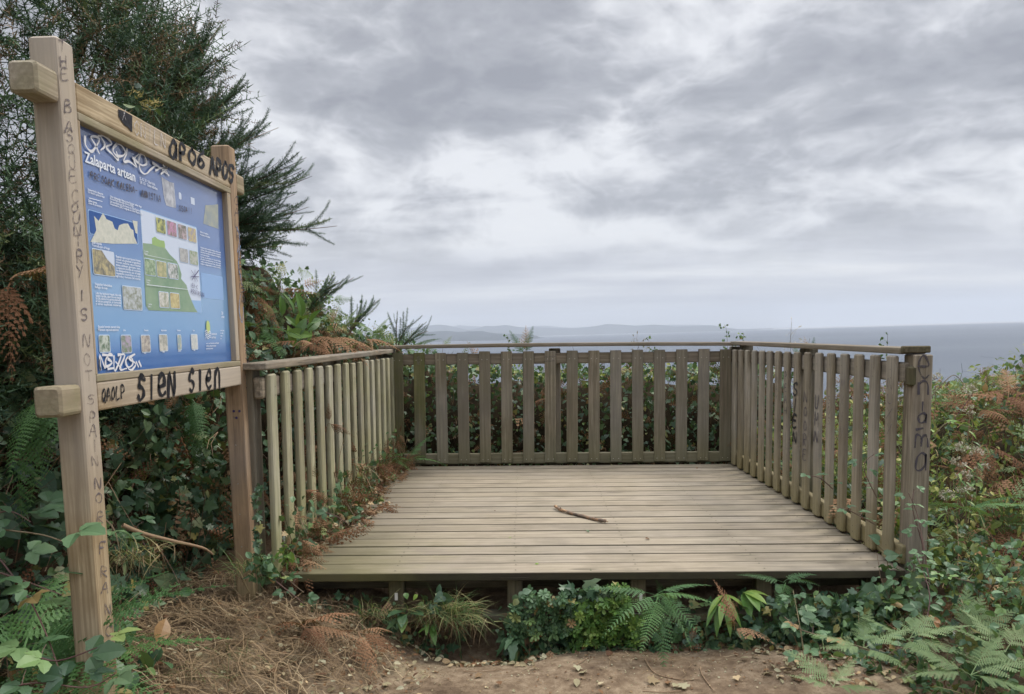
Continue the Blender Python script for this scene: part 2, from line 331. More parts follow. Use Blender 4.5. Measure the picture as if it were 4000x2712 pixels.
# ---------------------------------------------------------------- ground, sea, hills
SEA_Z, SEA_R = -60., 13600.
def G(x, y):
    x = np.asarray(x, float); y = np.asarray(y, float); p = np.stack([x, y], -1)
    z = -.305 + 0*x
    z = z + .29*sstep(-x+.22*vn(p, 5, .9)+.10*y, 0.85, 2.05)
    z = z + 1.1*sstep(-x, 2.15, 3.3) + 1.2*sstep(-x, 3.3, 6)
    z = z + .13*sstep(x, 1.0, 1.7)*sstep(y, -1.2, 0)
    z = z - .10*np.exp(-(((x+.62)/.35)**2+((y-.02)/.20)**2)) - .05*np.exp(-(((x-.3)/.7)**2+((y-.02)/.2)**2))
    z = z + .09*sstep(y, .12, .35)*sstep(1.7-np.abs(x), 0, .5)
    # seaward slope, then the cliff
    fall = sstep(y, 2.9, 7)*(y-2.9)*.22
    z = z - np.where(y > 2.9, fall, 0) - .16*np.clip(x-1.6, 0, 30)*sstep(y, -2, 2)
    z = z - np.clip(y-8-.6*np.clip(-x-3, 0, 12), 0, 60)*1.1 - np.clip(x-9, 0, 60)*1.1
    z = np.where((x > -1.62) & (x < 1.42) & (y > .03) & (y < 3.0), np.minimum(z, -.20+.05*np.abs(x)), z)
    lump = sstep(-x, .6, 1.1); z = z + lump*(.010*vn(p, 6, 7.)+.010*vn(p, 7, 19.))
    z = z + .018*vn(p, 1, 3.) + .010*vn(p, 2, 9.) + .004*vn(p, 3, 27)
    return np.maximum(z, SEA_Z-3)
def build_ground():
    def axis(a, b, far0, far1, st):
        near = np.arange(a, b, st); lo = a-np.geomspace(st, a-far0, 34)[::-1]; hi = b+np.geomspace(st, far1-b, 34)-st
        return np.concatenate([lo, near, hi])
    xs = axis(-3.0, 3.2, -60, 60, .022); ys = axis(-1.4, 1.2, -40, 80, .022)
    X, Y = np.meshgrid(xs, ys); Z = G(X, Y)
    V = np.stack([X, Y, Z], -1).reshape(-1, 3); nx, ny = len(xs), len(ys)
    i = np.arange(ny-1)[:, None]*nx+np.arange(nx-1)[None]; Q = np.stack([i, i+1, i+nx+1, i+nx], -1).reshape(-1, 4)
    a = Acc(); a.put(V, Q)
    m, N = new_mat('trodden_earth')
    pos = N.add('ShaderNodeNewGeometry').outputs['Position']
    n1 = N.noise(pos, 2.2, 6, .6).outputs[0]; n2 = N.noise(pos, 22, 6, .65).outputs[0]; n3 = N.noise(pos, 120, 4, .6).outputs[0]
    col = N.ramp(N.math('ADD', N.math('MULTIPLY', n1, .55), N.math('MULTIPLY', n2, .45)), [(.33, (.085, .058, .038)), (.46, (.18, .13, .085)), (.6, (.32, .25, .17)), (.75, (.42, .345, .25))])
    vo = N.add('ShaderNodeTexVoronoi', {'Vector': pos, 'Scale': 75.})
    peb = N.rng(vo.outputs['Distance'], .12, .22, 1, 0)
    pick = N.math('GREATER_THAN', N.add('ShaderNodeSeparateColor', {0: vo.outputs['Color']}).outputs[0], .82)
    pf = N.math('MULTIPLY', peb, pick)
    col = N.mix(N.math('MULTIPLY', pf, .8), col, N.mix(N.add('ShaderNodeSeparateColor', {0: vo.outputs['Color']}).outputs[1], (.30, .25, .18), (.10, .07, .05)))
    col = N.mix(N.rng(n3, .5, .8, 0, .6), col, (.10, .065, .04))
    sp = N.add('ShaderNodeSeparateXYZ', {0: pos})
    mg = N.math('MULTIPLY', N.rng(n1, .52, .66), N.rng(n2, .4, .6)); col = N.mix(N.math('MULTIPLY', mg, N.rng(sp.outputs[0], -.6, -1.1, 0, .7)), col, (.11, .13, .04))
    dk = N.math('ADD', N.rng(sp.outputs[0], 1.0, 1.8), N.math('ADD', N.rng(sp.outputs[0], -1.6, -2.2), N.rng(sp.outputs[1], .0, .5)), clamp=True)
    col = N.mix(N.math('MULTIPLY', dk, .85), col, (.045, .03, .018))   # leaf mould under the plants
    h = N.math('ADD', N.math('MULTIPLY', n2, .8), N.math('ADD', N.math('MULTIPLY', n3, .3), N.math('MULTIPLY', pf, .6)))
    bp = N.add('ShaderNodeBump', {'Height': h, 'Strength': .8, 'Distance': .012})
    finish(N, N.add('ShaderNodeBsdfPrincipled', {'Base Color': col, 'Roughness': .95, 'Normal': bp.outputs[0], 'Specular IOR Level': .1}))
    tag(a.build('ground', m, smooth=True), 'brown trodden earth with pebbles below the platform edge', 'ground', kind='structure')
build_ground()
def build_sea():
    a = Acc(); n = 128; rs = np.concatenate([[0], np.geomspace(40, SEA_R, 26)])
    th = np.linspace(0, 2*math.pi, n, endpoint=False)
    V = [(0, 0, SEA_Z)]+[(r*math.cos(t), r*math.sin(t), SEA_Z) for r in rs[1:] for t in th]
    T = [(0, 1+j, 1+(j+1) % n) for j in range(n)]; a.put(V, T)
    Q = [(1+i*n+j, 1+(i+1)*n+j, 1+(i+1)*n+(j+1) % n, 1+i*n+(j+1) % n) for i in range(len(rs)-2) for j in range(n)]
    a.T.append(np.array(Q)); a.M.append(np.zeros(len(Q), int))
    m, N = new_mat('sea_water')
    pos = N.add('ShaderNodeNewGeometry').outputs['Position']
    w1 = N.noise(N.mapping(pos, rot=(0, 0, R(25)), sc=(1, 2.6, 1)), .16, 5, .6, .3).outputs[0]
    w2 = N.noise(N.mapping(pos, rot=(0, 0, R(-15)), sc=(1, 2, 1)), .9, 3, .6).outputs[0]
    big = N.noise(N.mapping(pos, sc=(.25, 1, 1)), .0016, 4, .55).outputs[0]
    bp = N.add('ShaderNodeBump', {'Height': N.math('ADD', w1, N.math('MULTIPLY', w2, .2)), 'Strength': .7, 'Distance': 1.5})
    col = N.mix(N.rng(big, .35, .65), (.045, .062, .092), (.075, .095, .122))
    finish(N, N.add('ShaderNodeBsdfPrincipled', {'Base Color': col, 'Roughness': .42, 'Normal': bp.outputs[0], 'IOR': 1.33}))
    tag(a.build('sea', m), 'calm grey blue sea reaching to the horizon', 'sea', kind='structure')
build_sea()
HILL = flat('wooded_hillside', (.022, .035, .045), .95, .1, 0, (.0012, (.04, .052, .058)))
def hill(name, tops, dist, shore, label, seed, depth=2500.):
    """ridge through skyline points (px,py) of the photograph at real distance; slopes fall both ways to sea level"""
    us = np.array([t[0] for t in tops], float); vs = np.array([t[1] for t in tops], float)
    uu = np.linspace(us[0], us[-1], 160); vv = np.interp(uu, us, vs)
    rr = np.random.default_rng(seed); ns = np.convolve(rr.normal(size=170), np.ones(7)/7, 'same')[:160]*2.6
    rows = 14; V = []
    for k in range(rows):
        t = k/(rows-1)*2-1                                 # -1 near shore .. 0 ridge .. 1 back
        row = []
        for i, (u, v) in enumerate(zip(uu, vv)):
            d = ray(u, v+ns[i]*(1-abs(t))*.6); d = d/math.hypot(d[0], d[1])
            top = CAM[2]+d[2]*dist; top = max(top, SEA_Z+2)
            s0 = shore*(1+.05*math.sin(i*.11+seed)+.02*math.sin(i*.37))
            r = dist+(dist-s0)*t if t < 0 else dist+depth*t
            prof = max(0, (1-abs(t)))**.8*(1+.22*math.sin(i*.23+k*1.3+seed)*abs(t)*2*(1-abs(t)))
            row.append((CAM[0]+d[0]*r, CAM[1]+d[1]*r, SEA_Z-3+(top-SEA_Z+3)*min(1., prof)))
        V += row
    n = 160; Q = [(k*n+i, k*n+i+1, (k+1)*n+i+1, (k+1)*n+i) for k in range(rows-1) for i in range(n-1)]
    a = Acc(); a.put(V, Q); tag(a.build(name, HILL, smooth=True), label, 'hills', kind='structure')
hill('hills', [(1080, 1350), (1200, 1322), (1340, 1308), (1480, 1312), (1560, 1304), (1620, 1300), (1680, 1296), (1740, 1291), (1800, 1293), (1850, 1294), (1880, 1292), (1940, 1301), (2000, 1303), (2060, 1306), (2095, 1312), (2125, 1325)], 9500, 8000, 'darker wooded headland low across the bay', 3, 1500)
hill('hills', [(500, 1345), (700, 1310), (860, 1296), (980, 1284), (1120, 1290), (1260, 1278), (1380, 1286), (1500, 1290), (1600, 1280), (1660, 1271), (1712, 1266), (1745, 1268), (1790, 1278), (1830, 1286), (1860, 1280), (1895, 1270), (1930, 1272), (1975, 1268), (2030, 1277), (2100, 1279), (2180, 1282), (2260, 1281), (2310, 1275), (2370, 1263), (2420, 1266), (2490, 1272), (2560, 1268), (2640, 1275), (2700, 1272), (2780, 1270), (2850, 1284), (2960, 1292), (3020, 1300)], 17000, 15200, 'pale blue mountain chain beyond the headland', 8)
hill('hills', [(1700, 1290), (1790, 1268), (1840, 1272), (2050, 1285), (2080, 1272), (2140, 1270), (2230, 1279), (2400, 1270), (2700, 1266), (2760, 1270), (2900, 1287), (3100, 1294)], 22500, 20500, 'faintest far ridge behind the mountain chain', 15)
def build_haze():
    a = Acc(); x0, x1, y0, y1, z0, z1 = -26500, 26500, -1500, 26500, SEA_Z-6, 620
    V = [(x, y, z) for z in (z0, z1) for y in (y0, y1) for x in (x0, x1)]
    a.put(V, [(0, 2, 3, 1), (4, 5, 7, 6), (0, 1, 5, 4), (2, 6, 7, 3), (0, 4, 6, 2), (1, 3, 7, 5)])
    m, N = new_mat('sea_haze'); o = N.add('ShaderNodeOutputMaterial')
    v = N.add('ShaderNodeVolumePrincipled', {'Color': (.80, .88, 1.0), 'Density': HAZE}); N.l.new(v.outputs[0], o.inputs['Volume'])
    tag(a.build('haze', m), 'thin bluish sea haze over the bay', 'haze', kind='stuff')
HAZE = .80e-4
build_haze()

# ---------------------------------------------------------------- viewing platform
TILT = .0202
DX0, DX1, DY = -1.548, 1.315, 2.86
plat = tag(empty('viewing_platform', (0, 0, 0), (0, TILT, 0)), 'low wooden viewing platform of wide grey brown boards', 'platform')
a = Acc(); p = .15
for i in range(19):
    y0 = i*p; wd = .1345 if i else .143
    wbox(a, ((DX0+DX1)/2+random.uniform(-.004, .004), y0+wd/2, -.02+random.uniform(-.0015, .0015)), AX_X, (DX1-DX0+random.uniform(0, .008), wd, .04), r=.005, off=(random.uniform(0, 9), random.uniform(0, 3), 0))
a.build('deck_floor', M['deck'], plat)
for x in (-1.03, -.475, .10, .685, 1.19):
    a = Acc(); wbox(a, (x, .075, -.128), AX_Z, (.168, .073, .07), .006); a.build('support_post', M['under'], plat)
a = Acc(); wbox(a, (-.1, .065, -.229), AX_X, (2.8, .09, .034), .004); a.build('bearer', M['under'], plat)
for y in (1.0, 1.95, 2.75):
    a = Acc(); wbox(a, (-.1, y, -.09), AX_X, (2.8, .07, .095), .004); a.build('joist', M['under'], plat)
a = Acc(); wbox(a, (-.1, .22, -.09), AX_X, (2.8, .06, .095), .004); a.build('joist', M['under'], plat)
for x, z in ((-1.03, -.125), (.112, -.135)):
    a = Acc(); wbox(a, (x, .0375, z), AX_Z, (.035, .014, .002), .0004); a.build('white_tag', M['label'], plat)
a = Acc()
for i in range(19):                       # screw heads in pairs over each joist
    for x in (-1.03, -.475, .10, .685, 1.19):
        for dy in (.03, .11):
            t = np.linspace(0, 6.28, 7)[:-1]; c = np.array([x+random.uniform(-.006, .006), i*p+dy, .0012])
            a.put([c]+[c+(.0045*math.cos(q), .0045*math.sin(q), 0) for q in t], [(0, k+1, (k+1) % 6+1) for k in range(6)])
a.build('screws', M['under'], plat)

# ---------------------------------------------------------------- stroke lettering (spray paint and marker)
GL = {
 'A': [[(0, 0), (.5, 1), (1, 0)], [(.2, .38), (.8, .38)]], 'B': [[(0, 0), (0, 1), (.7, .95), (.75, .65), (.1, .53), (.85, .42), (.9, .1), (0, 0)]],
 'C': [[(.95, .85), (.5, 1), (.1, .7), (.08, .3), (.45, 0), (.95, .12)]], 'E': [[(.9, 1), (.1, .97), (.05, 0), (.95, .03)], [(.08, .52), (.75, .54)]],
 'F': [[(.9, 1), (.1, .95), (.08, 0)], [(.08, .52), (.7, .55)]], 'G': [[(.95, .85), (.5, 1), (.1, .65), (.1, .25), (.5, 0), (.9, .15), (.9, .45), (.55, .45)]],
 'H': [[(.05, 1), (.1, 0)], [(.9, 1), (.9, 0)], [(.08, .5), (.9, .52)]], 'I': [[(.5, 1), (.5, 0)]], 'K': [[(.1, 1), (.1, 0)], [(.9, 1), (.12, .45), (.95, 0)]],
 'L': [[(.15, 1), (.1, .02), (.85, .0)]], 'M': [[(0, 0), (.1, 1), (.5, .35), (.9, 1), (1, 0)]], 'N': [[(.05, 0), (.1, 1), (.85, .02), (.92, 1)]],
 'O': [[(.5, 1), (.1, .7), (.1, .25), (.5, 0), (.9, .3), (.88, .75), (.5, 1)]], 'P': [[(.1, 0), (.08, 1), (.75, .95), (.85, .65), (.6, .48), (.1, .45)]],
 'Q': [[(.5, 1), (.1, .7), (.15, .2), (.5, .05), (.9, .35), (.85, .8), (.5, 1)], [(.55, .3), (.95, -.12)]], 'R': [[(.1, 0), (.08, 1), (.75, .95), (.82, .62), (.12, .5), (.95, 0)]],
 'S': [[(.9, .88), (.5, 1), (.12, .8), (.25, .58), (.75, .45), (.88, .2), (.5, 0), (.05, .12)]], 'T': [[(0, .95), (1, 1)], [(.5, .97), (.48, 0)]],
 'U': [[(.08, 1), (.08, .25), (.45, 0), (.88, .2), (.92, 1)]], 'V': [[(.05, 1), (.5, 0), (.95, 1)]], 'X': [[(.05, 1), (.95, 0)], [(.9, 1), (.05, 0)]],
 'Y': [[(.05, 1), (.45, .5)], [(.95, 1), (.3, -.1)]], 'Z': [[(.05, .95), (.9, 1), (.1, .02), (.95, 0)]], '!': [[(.5, 1), (.5, .3)], [(.5, .08), (.5, 0)]],
 '-': [[(.1, .5), (.9, .5)]], ',': [[(.6, .2), (.4, -.15)]], "'": [[(.5, 1), (.4, .75)]], '5': [[(.9, 1), (.2, .97), (.15, .6), (.7, .6), (.85, .25), (.5, 0), (.1, .1)]],
 'e': [[(.1, .5), (.9, .55), (.8, .9), (.45, 1), (.1, .7), (.1, .3), (.5, 0), (.95, .15)]], 'n': [[(.1, 0), (.12, .9)], [(.12, .65), (.5, 1), (.88, .8), (.9, 0)]],
 'a': [[(.9, .85), (.5, 1), (.1, .65), (.15, .15), (.5, 0), (.85, .3), (.9, .9), (.95, 0)]], 'm': [[(.05, 0), (.1, .95), (.3, 1), (.48, .7), (.5, .1)], [(.5, .7), (.75, 1), (.92, .7), (.95, 0)]],
 's': [[(.85, .88), (.45, 1), (.15, .78), (.75, .35), (.5, 0), (.08, .12)]], 'i': [[(.5, .75), (.5, 0)]], 'g': [[(.85, .9), (.45, 1), (.1, .65), (.45, .4), (.85, .6), (.85, -.1), (.45, -.3), (.1, -.15)]],
 '6': [[(.8, 1), (.25, .7), (.1, .25), (.5, 0), (.88, .25), (.55, .5), (.15, .35)]], '*': [[(.5, 1), (.2, .0), (.95, .62), (.05, .62), (.8, 0), (.5, 1)]],
}
def smooth_path(pts, k=4):
    P = np.array(pts, float)
    if len(P) < 3: return P
    out = []
    for i in range(len(P)-1):
        p0, p1, p2, p3 = P[max(i-1, 0)], P[i], P[i+1], P[min(i+2, len(P)-1)]
        for t in np.linspace(0, 1, k, endpoint=False):
            out.append(.5*((2*p1)+(-p0+p2)*t+(2*p0-5*p1+4*p2-p3)*t*t+(-p0+3*p1-3*p2+p3)*t**3))
    return np.array(out+[P[-1]])
def stroke(acc, pts, o, ux, uy, nn, wd, lift=.0015, curve=True, th=None):
    """ribbon along 2-D points in plane (o, ux, uy), a hair proud of the surface"""
    P = smooth_path(pts) if curve else np.array(pts, float)
    if len(P) < 2: return
    o, ux, uy, nn = (np.asarray(q, float) for q in (o, ux, uy, nn))
    if len(P) > 3 and curve: P = P+wd*.35*np.column_stack([np.convolve(RNG.normal(size=len(P)+4), np.ones(5)/5, 'valid'), np.convolve(RNG.normal(size=len(P)+4), np.ones(5)/5, 'valid')])
    T = np.gradient(P, axis=0); T = T/np.maximum(np.linalg.norm(T, axis=1, keepdims=True), 1e-9); Nn = np.column_stack([-T[:, 1], T[:, 0]])
    ww = wd/2*(.95+.32*np.sin(np.arange(len(P))*.8+RNG.random()*6))*np.linspace(1.15, .8, len(P)); P = P.copy(); P[0] -= T[0]*wd*.3; P[-1] += T[-1]*wd*.3
    A = P+Nn*ww[:, None]; B = P-Nn*ww[:, None]; lf = lift*(1+.25*RNG.random())
    V = [o+q[0]*ux+q[1]*uy+nn*lf for q in A]+[o+q[0]*ux+q[1]*uy+nn*lf for q in B]; n = len(P)
    acc.put(V, [(i, i+1, n+i+1, n+i) for i in range(n-1)])
def glyph(acc, ch, o, ux, uy, nn, w_, h_, wd, lift=.0015, slant=0.):
    w_ *= RNG.uniform(.85, 1.15); h_ *= RNG.uniform(.85, 1.12); slant += RNG.uniform(-.12, .12)
    for st in GL.get(ch, []): stroke(acc, [((x-.5)*w_+slant*(y-.5)*h_, (y-.5)*h_) for x, y in st], o, ux, uy, nn, wd, lift*(1+.3*RNG.random()))

# ---------------------------------------------------------------- railings
def picket(root, x, y, zc, L, face, wd, mat, th=.022, lean=0.):
    a = Acc(); ax = np.array(AX_Z, float) if face == 'y' else np.array(((0, 0, 1), (0, 1, 0), (-1, 0, 0)), float)
    ax = ax.copy(); l = random.uniform(-.006, .006)+lean; ax[0] = norm(ax[0]+l*ax[1]); ax[1] = norm(ax[1]-l*ax[0])
    wbox(a, (x, y, zc), ax, (L, wd, th), .005 if face == 'y' else .009, bow=random.uniform(-.003, .003)); return a.build('picket', mat, root)
# back
rb = tag(empty('wooden_railing', (0, 0, 0), (0, TILT, 0)), 'back railing with wide pickets facing the sea', 'railing')
for i in range(16):
    x = -1.462+i*.1811; g = i < 3
    zt = .952 if i > 3 else .945
    picket(rb, x, 2.868, (zt+.022)/2+random.uniform(-.003, .003), zt-.022, 'y', .0925, M['picket_green'] if i < 2 else M['picket_back'])
a = Acc(); wbox(a, (-.1, 2.902, .887), AX_X, (3.0, .09, .042), .006); 
def rail_mesh(root, name, c, ax, size, mat, r=.008, bow=0.):
    a = Acc(); wbox(a, c, ax, size, r, bow=bow, seg=6 if bow else 1); return a.build(name, mat, root)
AXXV = ((1, 0, 0), (0, 0, 1), (0, -1, 0)); AXYV = ((0, 1, 0), (0, 0, 1), (1, 0, 0))
rail_mesh(rb, 'top_rail', (-.08, 2.902, .889), AXXV, (2.98, .09, .042), M['rail'])
rail_mesh(rb, 'bottom_rail', (-.08, 2.902, .052), AXXV, (2.98, .09, .042), M['picket_back'])
rail_mesh(rb, 'handrail', (-.10, 2.905, .992), AX_X, (3.02, .125, .031), M['rail'], .008, bow=.010)
for x in (-1.60, -.152, 1.37):
    a = Acc(); wbox(a, (x, 2.972, .38), AX_Z, (1.18, .095, .095), .008); a.build('post', M['picket_back'], rb)
# right
AXR = .0
rr_ = tag(empty('wooden_railing', (0, 0, 0), (0, TILT, 0)), 'right railing with graffiti on its narrow pickets', 'railing')
rp = []
for i in range(16):
    y = .125+i*.1745; zt = .975-.0018*i
    rp.append((1.295, y, zt)); picket(rr_, 1.298, y+.012, zt/2+.005, zt-.008, 'x', .080, M['picket_right'], .026)
rail_mesh(rr_, 'top_rail', (1.333, 1.46, .90), AXYV, (2.80, .09, .042), M['rail'])
rail_mesh(rr_, 'bottom_rail', (1.333, 1.46, .055), AXYV, (2.84, .09, .042), M['picket_right'])
rail_mesh(rr_, 'handrail', (1.352, 1.475, .999), ((0, 1, 0), (-1, 0, 0), (0, 0, 1)), (2.83, .12, .030), M['rail'], .006, bow=.002)
a = Acc(); wbox(a, (1.356, .045, 1.006), ((0, 1, 0), (-1, 0, 0), (0, 0, 1)), (.03, .124, .032), .006); a.build('handrail_end', M['under'], rr_)
for y, nm in ((.062, 'post'), (1.45, 'post'), (2.80, 'post')):
    a = Acc(); wbox(a, (1.378 if y < 1 else 1.402, y, .36), AX_Z, (1.245, .086, .094), .007); a.build(nm, M['rail'] if y < 1 else M['picket_back'], rr_)
a = Acc(); wbox(a, (1.333, .037, .885), AX_Z, (.09, .034, .05), .012); a.build('rail_end_cap', M['under'], rr_)
# left
rl = tag(empty('wooden_railing', (-1.61, 0, 0), (0, TILT, R(-1.7))), 'left railing with pale greenish pickets beside the sign', 'railing')
for i in range(16):
    y = .045+i*.187; zt = .957-.0010*i
    picket(rl, .022+random.uniform(-.003, .003), y+.01, zt/2+.012+random.uniform(-.004, .004), zt-.02, 'x', .082, M['picket_left'], .028, lean=0.)
rail_mesh(rl, 'top_rail', (-.013, 1.44, .895), AXYV, (2.94, .10, .042), M['rail'], .012)
rail_mesh(rl, 'bottom_rail', (-.013, 1.44, .06), AXYV, (2.94, .09, .042), M['picket_back'])
rail_mesh(rl, 'handrail', (-.02, 1.44, .993), ((0, 1, 0), (-1, 0, 0), (0, 0, 1)), (2.98, .115, .032), M['rail'], .006)
for y in (.03, 1.45, 2.78):
    a = Acc(); wbox(a, (-.085, y, .38), AX_Z, (1.2, .094, .094), .007); a.build('post', M['picket_back'], rl)
for root, pts in ((rb, [(-1.462+i*.1811+dx, 2.8562, z) for i in range(16) for dx in (-.022, .022) for z in (.885, .05)]),):
    a = Acc()
    for q in pts:
        q = np.array(q); t = np.linspace(0, 6.28, 7)[:-1]
        a.put([q]+[q+(.004*math.cos(w_), 0, .004*math.sin(w_)) for w_ in t], [(0, (k+1) % 6+1, k+1) for k in range(6)])
    a.build('screws', M['metal'], root)
for root, xx, ys_, zs in ((rr_, 1.2845, [(.137+i*.1745, .972-.0018*i) for i in range(16)], (.055,)), (rl, .0365, [(.055+i*.187, .957-.001*i) for i in range(16)], (.06,))):
    a = Acc(); sg_ = -1 if xx > 1 else 1
    for yy, zt in ys_:
        for z in (zt-.06, zt-.10, .05, .08):
            q = np.array((xx, yy+random.uniform(-.012, .012), z)); t = np.linspace(0, 6.28, 7)[:-1]; a.put([q]+[q+(0, sg_*.003*math.cos(w_), .003*math.sin(w_)) for w_ in t], [(0, k+1, (k+1) % 6+1) for k in range(6)])
    a.build('screws', M['under'], root)
# graffiti on the right railing
a = Acc(); X, Z_, NX = (1, 0, 0), (0, 0, 1), np.array((-1., 0, 0))
FY = np.array((0, -1., 0))
def down_word(acc, word, x, y, z0, z1, w_, wd, face, hfrac=.72):
    n = len(word)
    for k, ch in enumerate(word):
        if ch == ' ': continue
        zz = z0+(z1-z0)*(k+.5)/n; h = abs(z1-z0)/n*hfrac
        if face == 'x-': glyph(acc, ch, (x, y, zz), (0, -1, 0), (0, 0, 1), (-1, 0, 0), w_, h, wd, slant=.1)
        else: glyph(acc, ch, (x, y, zz), (1, 0, 0), (0, 0, 1), (0, -1, 0), w_, h, wd, slant=.1)
for idx, word, z0, z1, w_, wd, mk in ((7, 'SIEN', .78, .38, .065, .014, 'black'), (6, 'NOORE', .74, .30, .05, .007, 'marker'), (5, 'UMN', .73, .43, .055, .010, 'marker'),
                                      (8, 'PEAH', .84, .54, .04, .005, 'marker'), (9, 'MAX', .80, .62, .05, .005, 'marker_pale'), (0, 'NUXY', .88, .60, .05, .004, 'marker_pale'), (4, 'SOS', .74, .56, .04, .004, 'marker_pale'), (3, 'MXIY', .85, .50, .045, .004, 'marker_pale')):
    a = Acc(); down_word(a, word, 1.2845, rp[idx][1], z0, z1, w_, wd, 'x-'); a.build('graffiti', M[mk], rr_)
a = Acc()
for ch, z, h, w_ in (('e', .927, .105, .05), ('n', .833, .06, .052), ('i', .755, .055, .02), ('a', .697, .047, .05), ('m', .591, .06, .058), ('a', .497, .085, .05)):
    glyph(a, ch, (1.378, .0148, z), (1, 0, 0), (0, 0, 1), (0, -1, 0), w_, h, .009)
stroke(a, [(-.02, 0), (.01, .006)], (1.372, .0148, .643), (1, 0, 0), (0, 0, 1), (0, -1, 0), .009)
a.build('graffiti', M['marker'], rr_)
a = Acc()
for ch, z in (('S', .90), ('e', .865)): glyph(a, ch, (-1.282, 2.8572, z), (1, 0, 0), (0, 0, 1), (0, -1, 0), .022, .028, .004)
for q in ((0, .01), (.03, .016)): stroke(a, [(-.045, q[0]), (.045, q[0]+.003)], (-.2, 2.8572, .855+q[1]), (1, 0, 0), (0, 0, 1), (0, -1, 0), .006)
a.build('graffiti', M['marker_pale'], rb)

# ---------------------------------------------------------------- information sign
SX, SY = -1.8375, -.9946; SW = .0925; SL = 1.407
sg = tag(empty('information_sign', (-1.6597, -1.2995, -.0370)), 'tall wooden trail information board with a blue printed panel and graffiti', 'sign')
sg.scale = (.875, .875, .875)
def spart(name, c, ax, size, mat, r=.008):
    a = Acc(); wbox(a, np.array(c)-np.array((SX, SY, -.2)), ax, size, r); return a.build(name, mat, sg)
px_ = SX-SW/2
p1 = spart('post', (px_, SY+SW/2, (2.079-.5)/2), AX_Z, (2.579, SW, SW), M['sign'], .010)
p2 = spart('post', (px_, SY+SL+SW/2, (2.085-.5)/2), AX_Z, (2.585, SW, SW), M['sign_brown'], .010)
y0, y1 = SY+SW, SY+SL
b1 = spart('cross_beam', (px_+.001, (y0+y1)/2, 1.9195), AXYV, (y1-y0+.002, .094, SW-.006), M['sign'], .007)
b2 = spart('cross_beam', (px_+.001, (y0+y1)/2, .9365), AXYV, (y1-y0+.002, .097, SW-.006), M['sign'], .007)
for z, yy in ((1.9195, SY-.055), (.9365, SY-.055), (1.9195, SY+SL+SW+.055), (.9365, SY+SL+SW+.055)):
    spart('beam_end', (px_-.001, yy, z), AXYV, (.113, .096, SW-.004), M['sign_old'], .012)
PX = SX-.030
spart('panel_frame', (SX-.026, (y0+y1)/2, 1.858), AXYV, (y1-y0, .028, .050), M['sign_old'], .004)
spart('panel_frame', (SX-.024, (y0+y1)/2, .998), AXYV, (y1-y0, .026, .046), M['sign_old'], .004)
spart('panel_frame', (SX-.026, y1-.022, 1.428), AX_Z, (.834, .046, .044), M['sign'], .004)
spart('panel_frame', (SX-.026, y0+.006, 1.428), AX_Z, (.834, .046, .012), M['sign'], .002)
PZ0, PZ1, PY0, PY1 = 1.008, 1.845, y0+.006, y1-.044
# printed panel; its colours are paled to paint in sky glare
m, N = new_mat('blue_panel_print_and_glare')
gc = attr(N, 'gc').outputs['Vector']; sp = N.add('ShaderNodeSeparateXYZ', {0: gc})
n = N.noise(N.mapping(gc, sc=(1, 3, 1)), 2.2, 4, .5).outputs[0]
v = N.math('ADD', sp.outputs[1], N.math('MULTIPLY', N.math('SUBTRACT', n, .5), .18))
col = N.ramp(v, [(.0, (.035, .14, .42)), (.09, (.05, .18, .48)), (.18, (.13, .32, .60)), (.36, (.18, .36, .62)), (.6, (.075, .18, .46)), (1, (.09, .15, .36))])
scr = N.noise(gc, 40, 6, .7).outputs[0]
bs = N.add('ShaderNodeBsdfPrincipled', {'Base Color': col, 'Roughness': .35, 'Specular IOR Level': .5, 'Coat Weight': 1., 'Coat Roughness': N.rng(scr, .4, .8, .03, .18), 'Coat IOR': 1.7}); finish(N, bs)
O3 = np.array((SX, SY, -.2))
def quad(acc, y0_, y1_, z0_, z1_, x, mat=0, rc=0.):
    if rc <= 0: P = [(y0_, z0_), (y1_, z0_), (y1_, z1_), (y0_, z1_)]
    else:
        P = []
        for cy, cz, a0 in ((y1_-rc, z0_+rc, -90), (y1_-rc, z1_-rc, 0), (y0_+rc, z1_-rc, 90), (y0_+rc, z0_+rc, 180)):
            for k in range(4): P.append((cy+rc*math.cos(R(a0+k*30)), cz+rc*math.sin(R(a0+k*30))))
    P = np.array(P); V = np.column_stack([np.full(len(P), x), P])-O3
    g_ = np.column_stack([(P[:, 0]-PY0)/(PY1-PY0), (P[:, 1]-PZ0)/(PZ1-PZ0), np.zeros(len(P))])
    if len(P) == 4: acc.put(V, [(0, 1, 2, 3)], 0, g_, mat)
    else: acc.put(V, [(0, i, i+1) for i in range(1, len(P)-1)], 0, g_, mat)
a = Acc(); quad(a, PY0, PY1, PZ0, PZ1, PX)
bk = Acc(); quad(bk, PY0, PY1, PZ1, PZ0, PX-.006)
pn = a.build('panel', m, sg); bk.build('panel_back', flat('grey_panel_back', (.35, .36, .38)), sg)
def P2(u, v):            # photograph pixel -> (y,z) on the panel
    q = at_x(u, v, PX); return q[1], q[2]
def C5(x, y): return P2(300+x/2.866, 950+y/2.866)
def C4(x, y): return P2(300+x/2.866, 450+y/2.866)
LIFT = [.0006]
